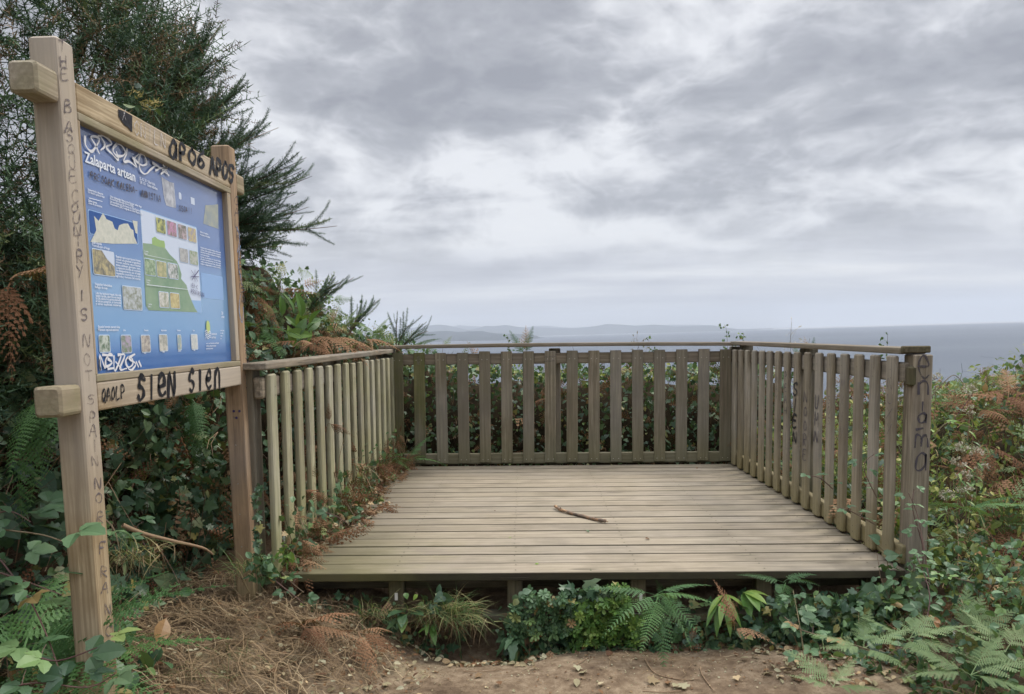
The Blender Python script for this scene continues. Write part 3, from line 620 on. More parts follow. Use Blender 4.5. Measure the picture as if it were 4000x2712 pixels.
def photo(c00, c11, cf, col1, col2, scale, name='picture', border=(.55, .68, .85), rc=.008, par=None):
    """rounded printed picture: upper-left and lower-right corners"""
    ya, za = cf(*c00); yb, zb = cf(*c11)
    a = Acc(); quad(a, ya-.003, yb+.003, zb-.003, za+.003, PX+.0018, 0, rc); a.build('picture_border', flat('printed_border', border, .35), pn)
    mm, N = new_mat('printed_picture'); g = N.add('ShaderNodeTexCoord').outputs['Object']
    nz = N.noise(g, scale, 4, .6, .5).outputs[0]; z = N.add('ShaderNodeSeparateXYZ', {0: g}).outputs[2]
    cc = N.ramp(nz, [(.36, col1), (.5, tuple((p_+q_)/2 for p_, q_ in zip(col1, col2))), (.6, col2)])
    finish(N, N.add('ShaderNodeBsdfPrincipled', {'Base Color': cc, 'Roughness': .35, 'Coat Weight': .6, 'Coat Roughness': .08}))
    a = Acc(); quad(a, ya, yb, zb, za, PX+.0023, 0, rc*.8); a.build(name, mm, pn)
pn.parent = sg
# everything on the panel is a child of the panel; panel has no offset so coordinates agree
def poly(pts, cf, mat, name, lift):
    P = np.array([cf(*q) for q in pts]); c = P.mean(0)
    V = [(PX+lift, *q) for q in P]; V = np.array(V)-O3
    bm_ = bpy.data.meshes.new(name); bm_.from_pydata([tuple(q) for q in V], [], [tuple(range(len(V)))]); bm_.materials.append(mat)
    o = bpy.data.objects.new(name, bm_); COL.objects.link(o); o.parent = pn; return o
def pbox(c00, c11, cf, mat, name, lift=.0004, rc=.008):
    ya, za = cf(*c00); yb, zb = cf(*c11); a = Acc(); quad(a, min(ya, yb), max(ya, yb), min(za, zb), max(za, zb), PX+lift, 0, rc); a.build(name, mat, pn)
PM = dict(pale=flat('printed_pale_sky', (.60, .68, .82), .35), green=flat('printed_cliff_green', (.20, .32, .21), .35, .3, 0, (9, (.30, .41, .28))), lime=flat('printed_light_green', (.32, .48, .18), .35),
          map=flat('printed_cream_map', (.66, .66, .58), .35, .3, 0, (60, (.52, .54, .47))), frame=flat('printed_light_blue', (.30, .48, .75), .35), deep=flat('printed_deep_blue', (.025, .09, .31), .35), box=flat('printed_text_box', (.28, .45, .74), .35))
# map inset
pbox((120, 1050), (690, 1455), C4, PM['frame'], 'map_border', .0004); pbox((128, 1062), (682, 1447), C4, PM['deep'], 'map_sea', .0007)
poly([(150, 1420), (215, 1290), (190, 1130), (240, 1185), (290, 1095), (330, 1165), (395, 1195), (420, 1270), (455, 1290), (470, 1235), (520, 1215), (570, 1215), (600, 1270), (630, 1290), (640, 1360), (675, 1440), (400, 1440), (280, 1430)], C4, PM['map'], 'map_land', .0010)
poly([(620, 1180), (676, 1190), (676, 1330), (655, 1320)], C4, PM['map'], 'map_land', .0010)
# central picture with the cliff diagram
q0, q1 = C4(700, 1010), C5(1400, 790)
cen = (q0[0], C5(1400, 300)[0]); 
pbox_ = Acc(); quad(pbox_, q0[0], q1[0], q1[1], q0[1]-.012, PX+.0004, 0, .01); pbox_.build('diagram_border', PM['frame'], pn)
pbox_ = Acc(); quad(pbox_, q0[0]+.004, q1[0]-.004, q1[1]+.004, q0[1]-.016, PX+.0007, 0, .009); pbox_.build('diagram_sky', PM['pale'], pn)
poly([(738, 0), (840, 10), (990, 60), (1040, 130), (1115, 200), (1140, 250), (1170, 350), (1165, 400), (1225, 470), (1250, 560), (1285, 650), (1320, 730), (1350, 775), (800, 752), (770, 700)], C5, PM['green'], 'diagram_cliff', .0010)
poly([(1280, 640), (1388, 645), (1392, 782), (1352, 776), (1320, 730)], C5, PM['frame'], 'diagram_water', .0010)
poly([(840, 1450), (838, 1380), (870, 1360), (900, 1385), (930, 1400), (975, 1410), (985, 1450), (985, 1490), (900, 1470)], C4, PM['lime'], 'diagram_tree', .0012)
flora = ((.05, .08, .03), (.45, .50, .12)); 
for i, (x0_, y0_, x1_, y1_, c1, c2) in enumerate(((878, 1140, 993, 1335, (.05, .08, .04), (.55, .55, .12)), (1003, 1178, 1115, 1368, (.20, .16, .10), (.55, .25, .42)), (1125, 1215, 1228, 1400, (.10, .10, .05), (.55, .42, .45)), (1238, 1250, 1336, 1432, (.30, .27, .35), (.62, .50, .12)), )):
    photo((x0_, y0_), (x1_, y1_), C4, c1, c2, 60)
for (x0_, y0_, x1_, y1_, c1, c2) in ((1143, 50, 1245, 225, (.28, .28, .27), (.48, .48, .46)), (1255, 78, 1355, 252, (.20, .28, .12), (.50, .50, .44)), (750, 170, 880, 368, (.10, .20, .08), (.42, .52, .32)), (885, 198, 1005, 388, (.25, .28, .12), (.50, .46, .22)), (1012, 222, 1132, 405, (.06, .12, .05), (.62, .62, .62)),
                                    (912, 545, 1030, 722, (.30, .32, .20), (.66, .64, .58)), (1037, 557, 1150, 732, (.40, .30, .10), (.60, .52, .22)), (165, 62, 425, 375, (.14, .13, .09), (.50, .42, .20)), (503, 480, 730, 750, (.20, .22, .14), (.50, .54, .56)),
                                    (240, 1035, 370, 1215, (.08, .14, .07), (.55, .60, .52)), (488, 1035, 610, 1222, (.14, .22, .10), (.42, .34, .45)), (712, 1035, 822, 1215, (.20, .17, .16), (.55, .50, .42)), (915, 1028, 1015, 1202, (.30, .30, .25), (.60, .58, .50)), (1120, 1030, 1170, 1192, (.22, .34, .40), (.55, .52, .36)), (1272, 1025, 1352, 1185, (.45, .50, .50), (.66, .66, .62))):
    photo((x0_, y0_), (x1_, y1_), C5, c1, c2, 55)
poly([(262, 70), (405, 105), (412, 265), (330, 180)], C5, PM['pale'], 'picture_sky', .0028)
pbox((1388, 330), (1645, 640), C5, PM['box'], 'text_box', .0005)
poly([(1440, 1010), (1580, 1000), (1585, 1275), (1415, 1215)], C4, flat('printed_faded_photo', (.28, .33, .36), .35, .3, 0, (20, (.42, .44, .36))), 'corner_picture', .0006)
pbox((1272, 915), (1320, 1010), C4, PM['pale'], 'park_logo', .0006, .002); pbox((1137, 860), (1172, 950), C4, PM['pale'], 'council_crest', .0006, .008)
poly([(945, 690), (1040, 750), (1085, 760), (1110, 1040), (1060, 1030), (1000, 1010), (975, 930)], C4, flat('printed_bark_white', (.60, .62, .66), .4, .3, 0, (30, (.28, .30, .36))), 'logo_patch', .0007)
# text: real glyphs from the built-in font, merged into one mesh
def text(acc, s, cf, px, py, size, fit=None):
    size *= .70
    cu = bpy.data.curves.new('t', 'FONT'); cu.body = s; cu.size = size; cu.resolution_u = 2; cu.offset = .0011 if size > .04 else .0002
    o = bpy.data.objects.new('t', cu); COL.objects.link(o); bpy.context.view_layer.update()
    me = bpy.data.meshes.new_from_object(o); bpy.data.objects.remove(o)
    yy, zz = cf(px, py)
    me.calc_loop_triangles(); V = np.array([v_.co[:] for v_ in me.vertices]); T = np.array([t_.vertices[:] for t_ in me.loop_triangles])
    if fit and len(V): V[:, 0] *= (cf(fit, py)[0]-yy)/max(V[:, 0].max(), 1e-6)
    if len(V) and len(T): acc.put(np.column_stack([np.full(len(V), PX+.0034), yy+V[:, 0], zz+V[:, 1]])-O3, T)
    bpy.data.meshes.remove(me)
a = Acc()
text(a, 'Zalaparta artean', C4, 82, 522, .072, 632)
for s, x, y, z in (('SL-Gi 33  Uliari bira', 695, 722, .022), ('GR 121  Talaia bilbidea', 695, 762, .022), ('Itsasertzeko altxorra', 113, 842, .016), ('Un tesoro junto al mar', 113, 870, .016), ('Babes gunea', 120, 965, .015), ('Zona de proteccion', 120, 992, .015),
                 ('Ulian kokatutako Natura zona Europar sailean dago', 362, 920, .0155), ('Kontserbazio Bereziko Eremua (KBE).', 362, 945, .0155), ('Los acantilados de Ulia tienen una Zona Especial de', 362, 975, .0155), ('Conservacion (ZEC) integrada en la Red Natura 2000.', 362, 1003, .0155),
                 ('Suak etenda', 158, 1435, .018), ('Truncada por el fuego', 158, 1468, .018)): text(a, s, C4, x, y, z)
def para(lines, x, y, dy, size, fit=None):
    for i, s in enumerate(lines): text(a, s, C5, x, y+i*dy, size, fit if fit and len(s) > 24 else None)
para(['Begetazio oparoa zuen ingurune honetan', 'suteek eta gizakiak eragindako', 'Horren ondoren, eta erreketan', 'itsas aldean gertatu zen.', 'La vegetacion primitiva de la montana', 'fue desapareciendo con el fuego', 'repetidos incendios y el uso', 'agricola y humano del monte'], 428, 160, 31, .0165, 700)
para(['Hegaztien babeslekua', 'Refugio de aves'], 192, 470, 34, .018)
para(['Leku hau hainbeste hegazti, hala nola,', 'belatz handia, ubarroia eta kaioa.', 'En Ulia, ademas de la gaviota patiamarilla,', 'el halcon peregrino, el cormoran', 'y otras especies costeras.'], 202, 570, 30, .0165, 485)
para(['Espezie berezia merezi dute', 'Merecen especial atencion'], 228, 950, 33, .018)
para(['3. gunea', 'Zona 3'], 745, 95, 28, .014); para(['2. gunea', 'Zona 2'], 768, 420, 28, .014); para(['1. gunea', 'Zona 1'], 785, 690, 28, .014)
para(['Zelaiaren urrezgizena,', 'Afrontando las dificultades'], 1370, -120+ -0, 30, .015)
para(['Itsasertzeko zenbait landare zaharrenak', 'bizitza, leku egokia aurkitu dutenak', 'lehorte handian, haizearen eraginez', 'beren moduan egokituta.', 'La luz, la salinidad y el viento frente', 'al mar condicionan la vida aqui', 'solo sobreviven las plantas', 'mejor adaptadas a este medio.'], 1378, 55, 26, .014, 1600)
para(['50', 'urte'], 1612, 800, 38, .03)
para(['URRENGO', 'NATURA'], 1500, 1030, 38, .019); para(['informazioa', 'donostia', 'natura', 'ulia'], 1600, 985, 30, .014)
para(['www . eus  informazioa eta ibilbideak', 'erabilera publikoa eta zaintza', 'landaredia eta fauna'], 1440, 1130, 30, .014)
for x, s in ((510, 'Lirio'), (745, 'Paiszarra'), (935, 'Belatz handia'), (1113, 'Ubarroia'), (1290, 'Kaioa')): text(a, s, C5, x, 985, .013)
for x, y, s in ((740, 1240, 'Txori'), (950, 1225, 'Belatz'), (1125, 1215, 'Ubarroi'), (1300, 1205, 'Kaio')): text(a, s, C5, x, y, .012)
PN = (1, 0, 0)
def pstroke(acc, pts, cf, wd, lift=.004, curve=True): stroke(acc, [(q[0], q[1]) for q in (np.array(cf(*t)) for t in pts)], -O3+np.array((PX, 0, 0)), (0, 1, 0), (0, 0, 1), PN, wd, lift, curve)
pstroke(a, [(750, 130), (1060, 195)], C5, .002); pstroke(a, [(768, 465), (1232, 520)], C5, .002); pstroke(a, [(122, 928), (272, 968)], C4, .002)
a.build('lettering', M['print'], pn)
a = Acc(); c = np.array(C5(1463, 940)); t = np.linspace(0, 6.28, 19)[:-1]
a.put([np.array((PX+.0034, c[0]+.022*math.cos(q), c[1]+.03*math.sin(q)))-O3 for q in t], [(0, k, k+1) for k in range(1, 17)]); a.build('logo_disc', flat('logo_green', (.52, .62, .22), .4), pn)
a = Acc()
for k in range(4): pstroke(a, [(1425+k*3, 990+k*24), (1445, 975+k*24), (1460, 1000+k*24), (1480, 985+k*22), (1492, 1000+k*20)], C5, .004)
a.build('logo_waves', M['print'], pn)
# the pale spray tag over the title
a = Acc()
for pts in ([(75, 240), (85, 340), (130, 400), (190, 360), (235, 260), (130, 245), (180, 330), (232, 430)], [(255, 245), (300, 330), (255, 395)], [(225, 235), (300, 240), (375, 320), (310, 355), (380, 440), (445, 510), (430, 420)],
            [(430, 325), (385, 390), (430, 455), (500, 460), (520, 400), (480, 335), (430, 325)], [(545, 370), (540, 440), (505, 520), (570, 520), (655, 585), (620, 500), (680, 440)],
            [(610, 480), (700, 560), (765, 545), (740, 460), (690, 440), (680, 520), (700, 620), (745, 660), (800, 620), (870, 570), (915, 600)], [(835, 540), (915, 590), (870, 625)],
            [(950, 555), (985, 600), (930, 660)], [(905, 600), (1000, 595), (940, 620), (1015, 675)], [(950, 555), (1012, 680)]):
    pstroke(a, pts, C4, .0082, .0050)
a.build('graffiti', M['white'], pn)
a = Acc()
for pts in ([(235, 1310), (245, 1430), (240, 1250), (300, 1400), (310, 1300)], [(330, 1290), (375, 1340), (320, 1380), (300, 1330), (345, 1240), (380, 1245)], [(330, 1410), (395, 1400)], [(400, 1260), (410, 1430), (480, 1270)], [(420, 1330), (480, 1400)],
            [(440, 1250), (520, 1260), (460, 1400), (540, 1400)], [(560, 1280), (530, 1330), (560, 1390), (610, 1360), (600, 1290), (560, 1280)], [(630, 1245), (570, 1290), (640, 1350), (600, 1420), (560, 1410)], [(650, 1330), (675, 1385)], [(680, 1325), (705, 1380)], [(270, 1250), (380, 1260)]):
    pstroke(a, pts, C5, .0085, .0050)
a.build('graffiti', M['white'], pn)
def word(acc, s, x0_, x1_, y_at0, y_at1, h, wd, cf, lift=.0042, wf=.7):
    n = len(s)
    for k, ch in enumerate(s):
        f = (k+.5)/n; xx = x0_+(x1_-x0_)*f; yy = y_at0+(y_at1-y_at0)*f; sl = (y_at1-y_at0)/(x1_-x0_); ww = (x1_-x0_)/n*wf
        for st in GL.get(ch, []): pstroke(acc, [(xx+(q[0]-.5)*ww, yy-(q[1]-.5)*h+(q[0]-.5)*ww*sl) for q in st], cf, wd, lift*(1+.2*RNG.random()))
a = Acc()
word(a, 'PRESOAK', 135, 405, 670, 770, 70, .005, C4); word(a, 'KALERA-', 430, 670, 770, 850, 65, .005, C4); word(a, 'AMNISTIA', 705, 925, 870, 940, 70, .005, C4); word(a, 'OSOA!!', 1130, 1280, 1040, 1075, 60, .004, C4)
a.build('graffiti', M['marker'], pn)
a = Acc(); word(a, 'EH-K', 1275, 1345, 470, 495, 45, .0022, C5); word(a, 'ASKATASUNA', 1265, 1420, 535, 585, 48, .0022, C5)
for pts in ([(1270, 305), (1345, 430)], [(1355, 305), (1280, 410)], [(1312, 300), (1312, 435)], [(1265, 372), (1358, 378)]): pstroke(a, pts, C5, .0035, curve=False)
a.build('graffiti', M['violet'], pn)
# graffiti on the timber (photograph pixels -> timber face)
def fstroke(acc, pts, x, wd, lift=.0016, curve=True, o=(SX, SY, -.2)): stroke(acc, [(q[1], q[2]) for q in (at_x(u, v, x) for u, v in pts)], -np.array(o)+np.array((x, 0, 0)), (0, 1, 0), (0, 0, 1), PN, wd, lift, curve)
def fword(acc, s, x0_, x1_, ya, yb, h, wd, x, cf, wf=.75):
    n = len(s)
    for k, ch in enumerate(s):
        f = (k+.5)/n; xx = x0_+(x1_-x0_)*f; yy = ya+(yb-ya)*f; sl = (yb-ya)/(x1_-x0_); ww = (x1_-x0_)/n*wf
        for st in GL.get(ch, []): fstroke(acc, [cf(xx+(q[0]-.5)*ww, yy-(q[1]-.5)*h+(q[0]-.5)*ww*sl) for q in st], x, wd)
c1 = lambda x, y: (x/2.251, y/2.251)
c3 = lambda x, y: (x/2.251, 1400+y/2.251)
BX = SX-.001
a = Acc(); fword(a, 'aPO6', 1480, 1810, 1300, 1420, 130, .018, BX, c1); fword(a, 'APOS', 1840, 2060, 1450, 1530, 140, .021, BX+.0015, c1, .85); a.build('graffiti', M['black'], sg)
a = Acc(); a_pts = [c1(1035, 960), c1(1100, 985), c1(1160, 1020), c1(1160, 1165), c1(1120, 1120), c1(1090, 1100), c1(1040, 1030)]
V = np.array([at_x(*q, BX) for q in a_pts])+np.array((.0016, 0, 0))-O3; a.put(V, [(0, i, i+1) for i in range(1, 6)]); a.build('graffiti', M['black'], sg)
a = Acc(); fword(a, 'X', 1065, 1110, 1010, 1010, 90, .003, BX+.001, c1)
fword(a, 'ONILN', 1170, 1460, 1110, 1250, 120, .0045, BX, c1); a.build('graffiti', M['white_thin'], sg)
a = Acc(); fword(a, 'QAOLP', 890, 1095, 330, 290, 110, .006, BX, c3); a.build('graffiti', M['black'], sg)
a = Acc(); fword(a, 'SIeN', 1195, 1555, 270, 225, 200, .0195, BX, c3, .62); fword(a, 'SIen', 1645, 1945, 205, 175, 172, .017, BX, c3, .62); a.build('graffiti', M['black'], sg)
def stack(acc, items, xfun, w_px, h_px, wd, x):
    for ch, v in items:
        u = xfun(v)+RNG.uniform(-2.5, 2.5); sk_ = RNG.uniform(-5, 5); hh_ = h_px*RNG.uniform(.85, 1.15)
        for st in GL.get(ch, []): fstroke(acc, [(u+(q[0]-.5)*w_px+(q[1]-.5)*sk_, v-(q[1]-.5)*hh_) for q in st], x, wd)
a = Acc(); xf = lambda v: 236+(v-178)*(412-236)/(2380-178)+6
stack(a, [(c, v) for c, v in zip('THEBASQUECOUNTRYISNOTSPAINNORFRANCE', (178, 240, 290, 415, 495, 530, 582, 636, 690, 767, 812, 852, 900, 940, 1002, 1058, 1155, 1229, 1331, 1405, 1467, 1560, 1631, 1680, 1742, 1800, 1889, 1946, 2022, 2141, 2234, 2296, 2381, 2465, 2530))], xf, 26, 44, .0055, SX)
a.build('graffiti', M['marker_pale'], sg)
a = Acc(); xf2 = lambda v: 915+(v-784)*(985-915)/(1800-784)+5
stack(a, [(c, v) for c, v in zip('GAURGREBA!', (784, 829, 873, 922, 993, 1037, 1073, 1126, 1172, 1165))], xf2, 17, 36, .004, SX)
stack(a, [(c, v) for c, v in zip("SUXRVEX5", (1357, 1388, 1416, 1446, 1474, 1500, 1528, 1560))], xf2, 16, 26, .0035, SX); a.build('graffiti', M['marker'], sg)
a = Acc()
for pts in ([(924, 890), (934, 930), (927, 985)], [(938, 960), (930, 1035), (940, 1085)], [(938, 1150), (934, 1215), (946, 1260), (950, 1200)], [(935, 1065), (944, 1115)]): fstroke(a, pts, SX, .008, .0013)
a.build('graffiti', M['bluepaint'], sg)
a = Acc()      # three violet dots on the camera-facing side of the far post
for u, v in ((913.5, 1606.5), (935.5, 1606.5), (924, 1632.5)):
    c = at_y(u, v, SY+SL); t = np.linspace(0, 6.28, 11)[:-1]
    a.put([c-O3+(.0065*math.cos(q), -.0015, .0065*math.sin(q)) for q in t], [(0, k, k+1) for k in range(1, 9)])
a.build('graffiti', M['violet'], sg)
a = Acc()
for yy, z in ((y1-.022, 1.83), (y1-.022, 1.43), (y1-.022, 1.03)):
    c = np.array((SX-.0028, yy, z)); t = np.linspace(0, 6.28, 9)[:-1]; a.put([c-O3]+[c-O3+(0, .005*math.cos(q), .005*math.sin(q)) for q in t], [(0, k+1, (k+1) % 8+1) for k in range(8)])
for zz in (.72, .58, .38, .22, .05): 
    c = np.array((SX-.05, SY+SL-.001, zz)); t = np.linspace(0, 6.28, 9)[:-1]; a.put([c-O3]+[c-O3+(.004*math.cos(q), 0, .004*math.sin(q)) for q in t], [(0, (k+1) % 8+1, k+1) for k in range(8)])
a.build('screws', M['metal'], sg)
# ================================================================ vegetation
# ---- leaf templates: local +Y is the midrib, +Z the upper face, size about 1
def t_leaf(wd=.55, n=4, fold=.18, curl=.25, serr=0., heart=0., pos=.38):
    """ovate leaf, folded along the midrib; triangles only"""
    ys = np.linspace(0, 1, n+1); L = []; Rr = []; Mi = []
    for i, y in enumerate(ys):
        wv = wd/2*(math.sin(math.pi*min(1, y**(.5/pos*.72)))**.8 if 0 < y < 1 else 0)
        if heart and i == 0: wv = 0
        if serr and i % 2: wv *= 1+serr
        z = -curl*y*y; yy = y-(heart*.5 if heart and i == 1 else 0)*(1)
        Mi.append((0, y, z)); L.append((-wv, yy, z+fold*wv)); Rr.append((wv, yy, z+fold*wv))
    V = Mi+L+Rr; m = n+1; T = []
    for i in range(n):
        T += [(i, i+1, m+i+1), (i, m+i+1, m+i), (i, 2*m+i, 2*m+i+1), (i, 2*m+i+1, i+1)]
    V = np.array(V); T = [t for t in T if len({tuple(np.round(V[k], 6)) for k in t}) == 3]
    return V, np.array(T)
def t_fan(pts, curl=.15, fold=.12):
    """lobed leaf from an outline for the right half (x>=0), mirrored, fanned from the midrib"""
    pts = list(pts); out = pts+[(-x, y) for x, y in pts[::-1][1:-1]]
    V = [(0, .35, 0)]+[(x, y, fold*abs(x)-curl*(x*x+y*y)) for x, y in out]; n = len(out)
    return np.array(V), np.array([(0, 1+(i+1) % n, 1+i) for i in range(n)])
IVY = t_fan([(0, .0), (.22, -.14), (.48, .05), (.30, .25), (.62, .48), (.28, .52), (.20, .70), (0, 1.0)])
HEART = t_fan([(0, .06), (.16, -.10), (.40, -.02), (.47, .25), (.32, .58), (.10, .88), (0, 1.0)], .2, .2)
OVATE = t_leaf(.62, 4, .22, .25); OVAL = t_leaf(.85, 4, .15, .3, pos=.5); LANCE = t_leaf(.26, 4, .3, .5); SERR = t_leaf(.66, 6, .25, .2, serr=.22); SPOON = t_fan([(0, 0), (.05, .03), (.09, .35), (.22, .66), (.21, .88), (0, 1.0)], .35, .2)
STRAP = t_leaf(.20, 6, .35, .75)
def merge(parts):
    V = []; T = []; n = 0
    for v, t in parts: V.append(v); T.append(np.asarray(t)+n); n += len(v)
    return np.concatenate(V), np.concatenate(T)
def xf(t, pos=(0, 0, 0), yaw=0., pitch=0., s=1.):
    Mx = np.array(Euler((pitch, 0, yaw)).to_matrix()); return t[0]*s@Mx.T+np.array(pos), t[1]
TRI = merge([xf(SERR, (0, .25, 0), 0, 0, .8), xf(SERR, (-.04, .2, 0), R(68), 0, .62), xf(SERR, (.04, .2, 0), R(-68), 0, .62)])
ROSETTE = merge([xf(SPOON, (0, 0, 0), R(i*51+random.uniform(-8, 8)), R(35-i*3), random.uniform(.7, 1)) for i in range(9)])
def strip(P, w0, w1):
    """thin flat ribbon in 3-D along P (facing up)"""
    P = np.asarray(P, float); T = norm(np.gradient(P, axis=0)); sd = norm(np.cross(T, (.13, .21, 1.))); ww = np.linspace(w0, w1, len(P))[:, None]/2
    V = np.concatenate([P-sd*ww, P+sd*ww]); n = len(P); T_ = []
    for i in range(n-1): T_ += [(i, n+i, n+i+1), (i, n+i+1, i+1)]
    return V, np.array(T_)
def tube(P, r0, r1, k=5):
    P = np.asarray(P, float); T = norm(np.gradient(P, axis=0)); a_ = norm(np.cross(T, (.31, .17, .93))); b_ = np.cross(T, a_); rr = np.linspace(r0, r1, len(P))
    V = np.concatenate([P+rr[:, None]*(math.cos(6.2832*j/k)*a_+math.sin(6.2832*j/k)*b_) for j in range(k)]).reshape(k, len(P), 3).transpose(1, 0, 2).reshape(-1, 3)
    T_ = []
    for i in range(len(P)-1):
        for j in range(k):
            a0, a1, b0, b1 = i*k+j, i*k+(j+1) % k, (i+1)*k+j, (i+1)*k+(j+1) % k; T_ += [(a0, a1, b1), (a0, b1, b0)]
    return V, np.array(T_)
def t_frond(pairs=15, pin=.36, droop=.35, cut=8, curlz=0., seed=0, taper=.9, ang=62):
    """bracken / fern frond, length 1 along +Y: rachis, pinnae, comb-cut pinnules"""
    r = random.Random(seed); out = []
    ys = np.linspace(0, 1, 9); rach = np.column_stack([.03*np.sin(ys*3+seed), ys, -droop*ys**2]); out.append(strip(rach, .014, .003))
    for i in range(pairs):
        t = .16+.84*(i+.5)/pairs; L = pin*((1-t)**taper*1.15+.03)*r.uniform(.85, 1.1)*(.75+.25*min(1, (t-.1)*6))
        for s in (-1, 1):
            a = R(ang+r.uniform(-7, 7)-20*t)*s; dz = -.25-.5*curlz*r.uniform(.2, 1.4)
            base = np.array((.03*math.sin(t*3+seed), t+r.uniform(-.008, .008), -droop*t*t))
            d = np.array((math.sin(a), math.cos(a), dz*.5)); d /= np.linalg.norm(d); q = np.array((math.cos(a), -math.sin(a), 0))
            m = max(3, int(cut*(L/pin)**.6)+2); V = []; T = []
            pt = lambda u: base+d*L*u+np.array((0, 0, -(.15+curlz)*L*u*u))
            for j in range(m):
                u0, u1 = j/m, (j+1)/m; wv = L*.17*(1-u0)**.6*r.uniform(.85, 1.1)+.004
                for s2 in (-1, 1):
                    n0 = len(V); a0 = pt(u0+.02); a1 = pt(u0+.78/m); tip = pt(u0+.62/m)+q*s2*wv+np.array((0, 0, -.12*wv-curlz*wv*r.uniform(0, 1)))
                    tip2 = pt(u0+.30/m)+q*s2*wv*.72
                    V += [a0, a1, tip, tip2]; T += [(n0, n0+1, n0+2), (n0, n0+2, n0+3)]
            out.append((np.array(V), np.array(T))); out.append(strip([pt(0), pt(.33), pt(.66), pt(1.)], .009, .003))
    return merge(out)
FRONDS = [t_frond(16, .34, .30, 9, 0, 1), t_frond(14, .40, .45, 8, .05, 2), t_frond(17, .30, .20, 8, 0, 3)]
FERNS = [t_frond(20, .20, .35, 5, 0, 4, .7, 75), t_frond(18, .22, .55, 5, .05, 5, .7, 75)]
DEADF = [t_frond(13, .30, .55, 5, .35, 6), t_frond(12, .34, .8, 5, .55, 7, .9, 50), t_frond(14, .24, .35, 5, .25, 8)]
LOWF = [t_frond(10, .36, .35, 3, .05, 9), t_frond(9, .36, .5, 3, .2, 10)]
LOWD = [t_frond(9, .32, .6, 3, .8, 11), t_frond(9, .32, .4, 3, .9, 12)]
def t_blade(seed=0, bend=.6, w=.03):
    t = np.linspace(0, 1, 5); P = np.column_stack([.05*np.sin(t*2+seed), t*(1-.25*bend*t), -bend*t**2*.8]); V, T = strip(P, w, w*.1); return V, T
BLADE = [t_blade(i, b, .03) for i, b in enumerate((.3, .7, 1.1))]
def t_spray(n=46, seed=0, L=.17, wv=.014, sub=2, fw=.75):
    """gorse shoot, length 1: stem plus stiff branched spines"""
    r = random.Random(seed); V = []; T = []; n0 = 0
    st = tube(np.column_stack([np.zeros(4), np.linspace(0, 1, 4), np.zeros(4)]), .012, .004, 3); V.append(st[0]); T.append(st[1]); n0 = len(st[0])
    def spine(b, d, l, w_):
        nonlocal n0
        q = norm(np.cross(d, [r.uniform(-1, 1) for _ in range(3)]))*w_/2; V.append(np.array([b-q, b+q, b+d*l])); T.append(np.array([(n0, n0+1, n0+2)])); n0 += 3
    for i in range(n):
        u = (i+r.random())/n; a = i*2.4+r.uniform(-.4, .4); up = r.uniform(.05, fw)
        d = norm(np.array((math.cos(a), up, math.sin(a)))); b = np.array((0, u, 0.)); l = L*r.uniform(.7, 1.25)*(1.1-.45*u)
        spine(b, d, l, wv*1.3)
        for k in range(sub):
            d2 = norm(d+.9*np.array([r.uniform(-1, 1) for _ in range(3)])+np.array((0, .25, 0))); spine(b+d*l*r.uniform(.2, .65), d2, l*.5, wv)
    spine(np.array((0, 1., 0)), np.array((0, 1., 0)), L, wv*1.4)
    return np.concatenate(V), np.concatenate(T)
SPRAY = [t_spray(46, i) for i in range(3)]; SPRAYLO = [t_spray(22, 7+i, .19, .021, 1) for i in range(2)]

def t_brush(n=105, seed=0, L=.085, wv=.0145, bend=.25, sub=2):
    V, T = t_spray(n, seed, L, wv, sub, .45); V = V.copy(); V[:, 2] += bend*V[:, 1]**2; V[:, 1] *= 1-.12*V[:, 1]; return V, T
BRUSH = [t_brush(seed=21, bend=.10), t_brush(seed=22, bend=.22), t_brush(seed=23, bend=.05)]
def bez(a, b, sag, n=10, side=None):
    a = np.asarray(a, float); b = np.asarray(b, float); m_ = (a+b)/2+np.array((0, 0, 1.))*sag+(np.asarray(side) if side is not None else 0)
    t = np.linspace(0, 1, n)[:, None]; return (1-t)**2*a+2*t*(1-t)*m_+t*t*b
UPV = np.array((0, 0, 1.))
def leafcloud(acc, tpls, P, size, up=.6, out=None, rnd=None, jit=.35, mat=0):
    """leaves at points P; their upper faces look outwards/upwards with scatter"""
    n = len(P); tp = RNG.integers(0, len(tpls), n); nd = rdir(n)*.7+UPV*up+(0 if out is None else out)
    yd = rdir(n)+np.array((0, 0, -.45)); sc = size*(1+jit*RNG.normal(size=n)).clip(.45, 1.8); r_ = RNG.random(n) if rnd is None else rnd
    for k, t in enumerate(tpls):
        m_ = tp == k; acc.scatter(t, P[m_], yd[m_], nd[m_], sc[m_], r_[m_], mat)
def plant(name, loc, label, cat, group=None): return tag(empty(name, tuple(float(q) for q in loc)), label, cat, group)

# ---- individual ferns: every frond is a part
def fern(name, loc, dirs, L, tpls, mat, label, cat='fern', lift=.5, group=None, stem=.0):
    loc = np.asarray(loc, float); o = plant(name, loc, label, cat, group)
    for az, el, k in dirs:
        d = np.array((math.cos(R(az))*math.cos(R(el)), math.sin(R(az))*math.cos(R(el)), math.sin(R(el)))); a = Acc(); t = tpls[random.randrange(len(tpls))]
        b = d*stem
        if stem: a.put(*strip([np.zeros(3), b*.5, b], .006, .005), rnd=.3)
        a.scatter(t, b, d, UPV+.25*rdir(1)[0], L*k, (.1+.65*RNG.random(1))); a.build('frond', mat, o)
    return o
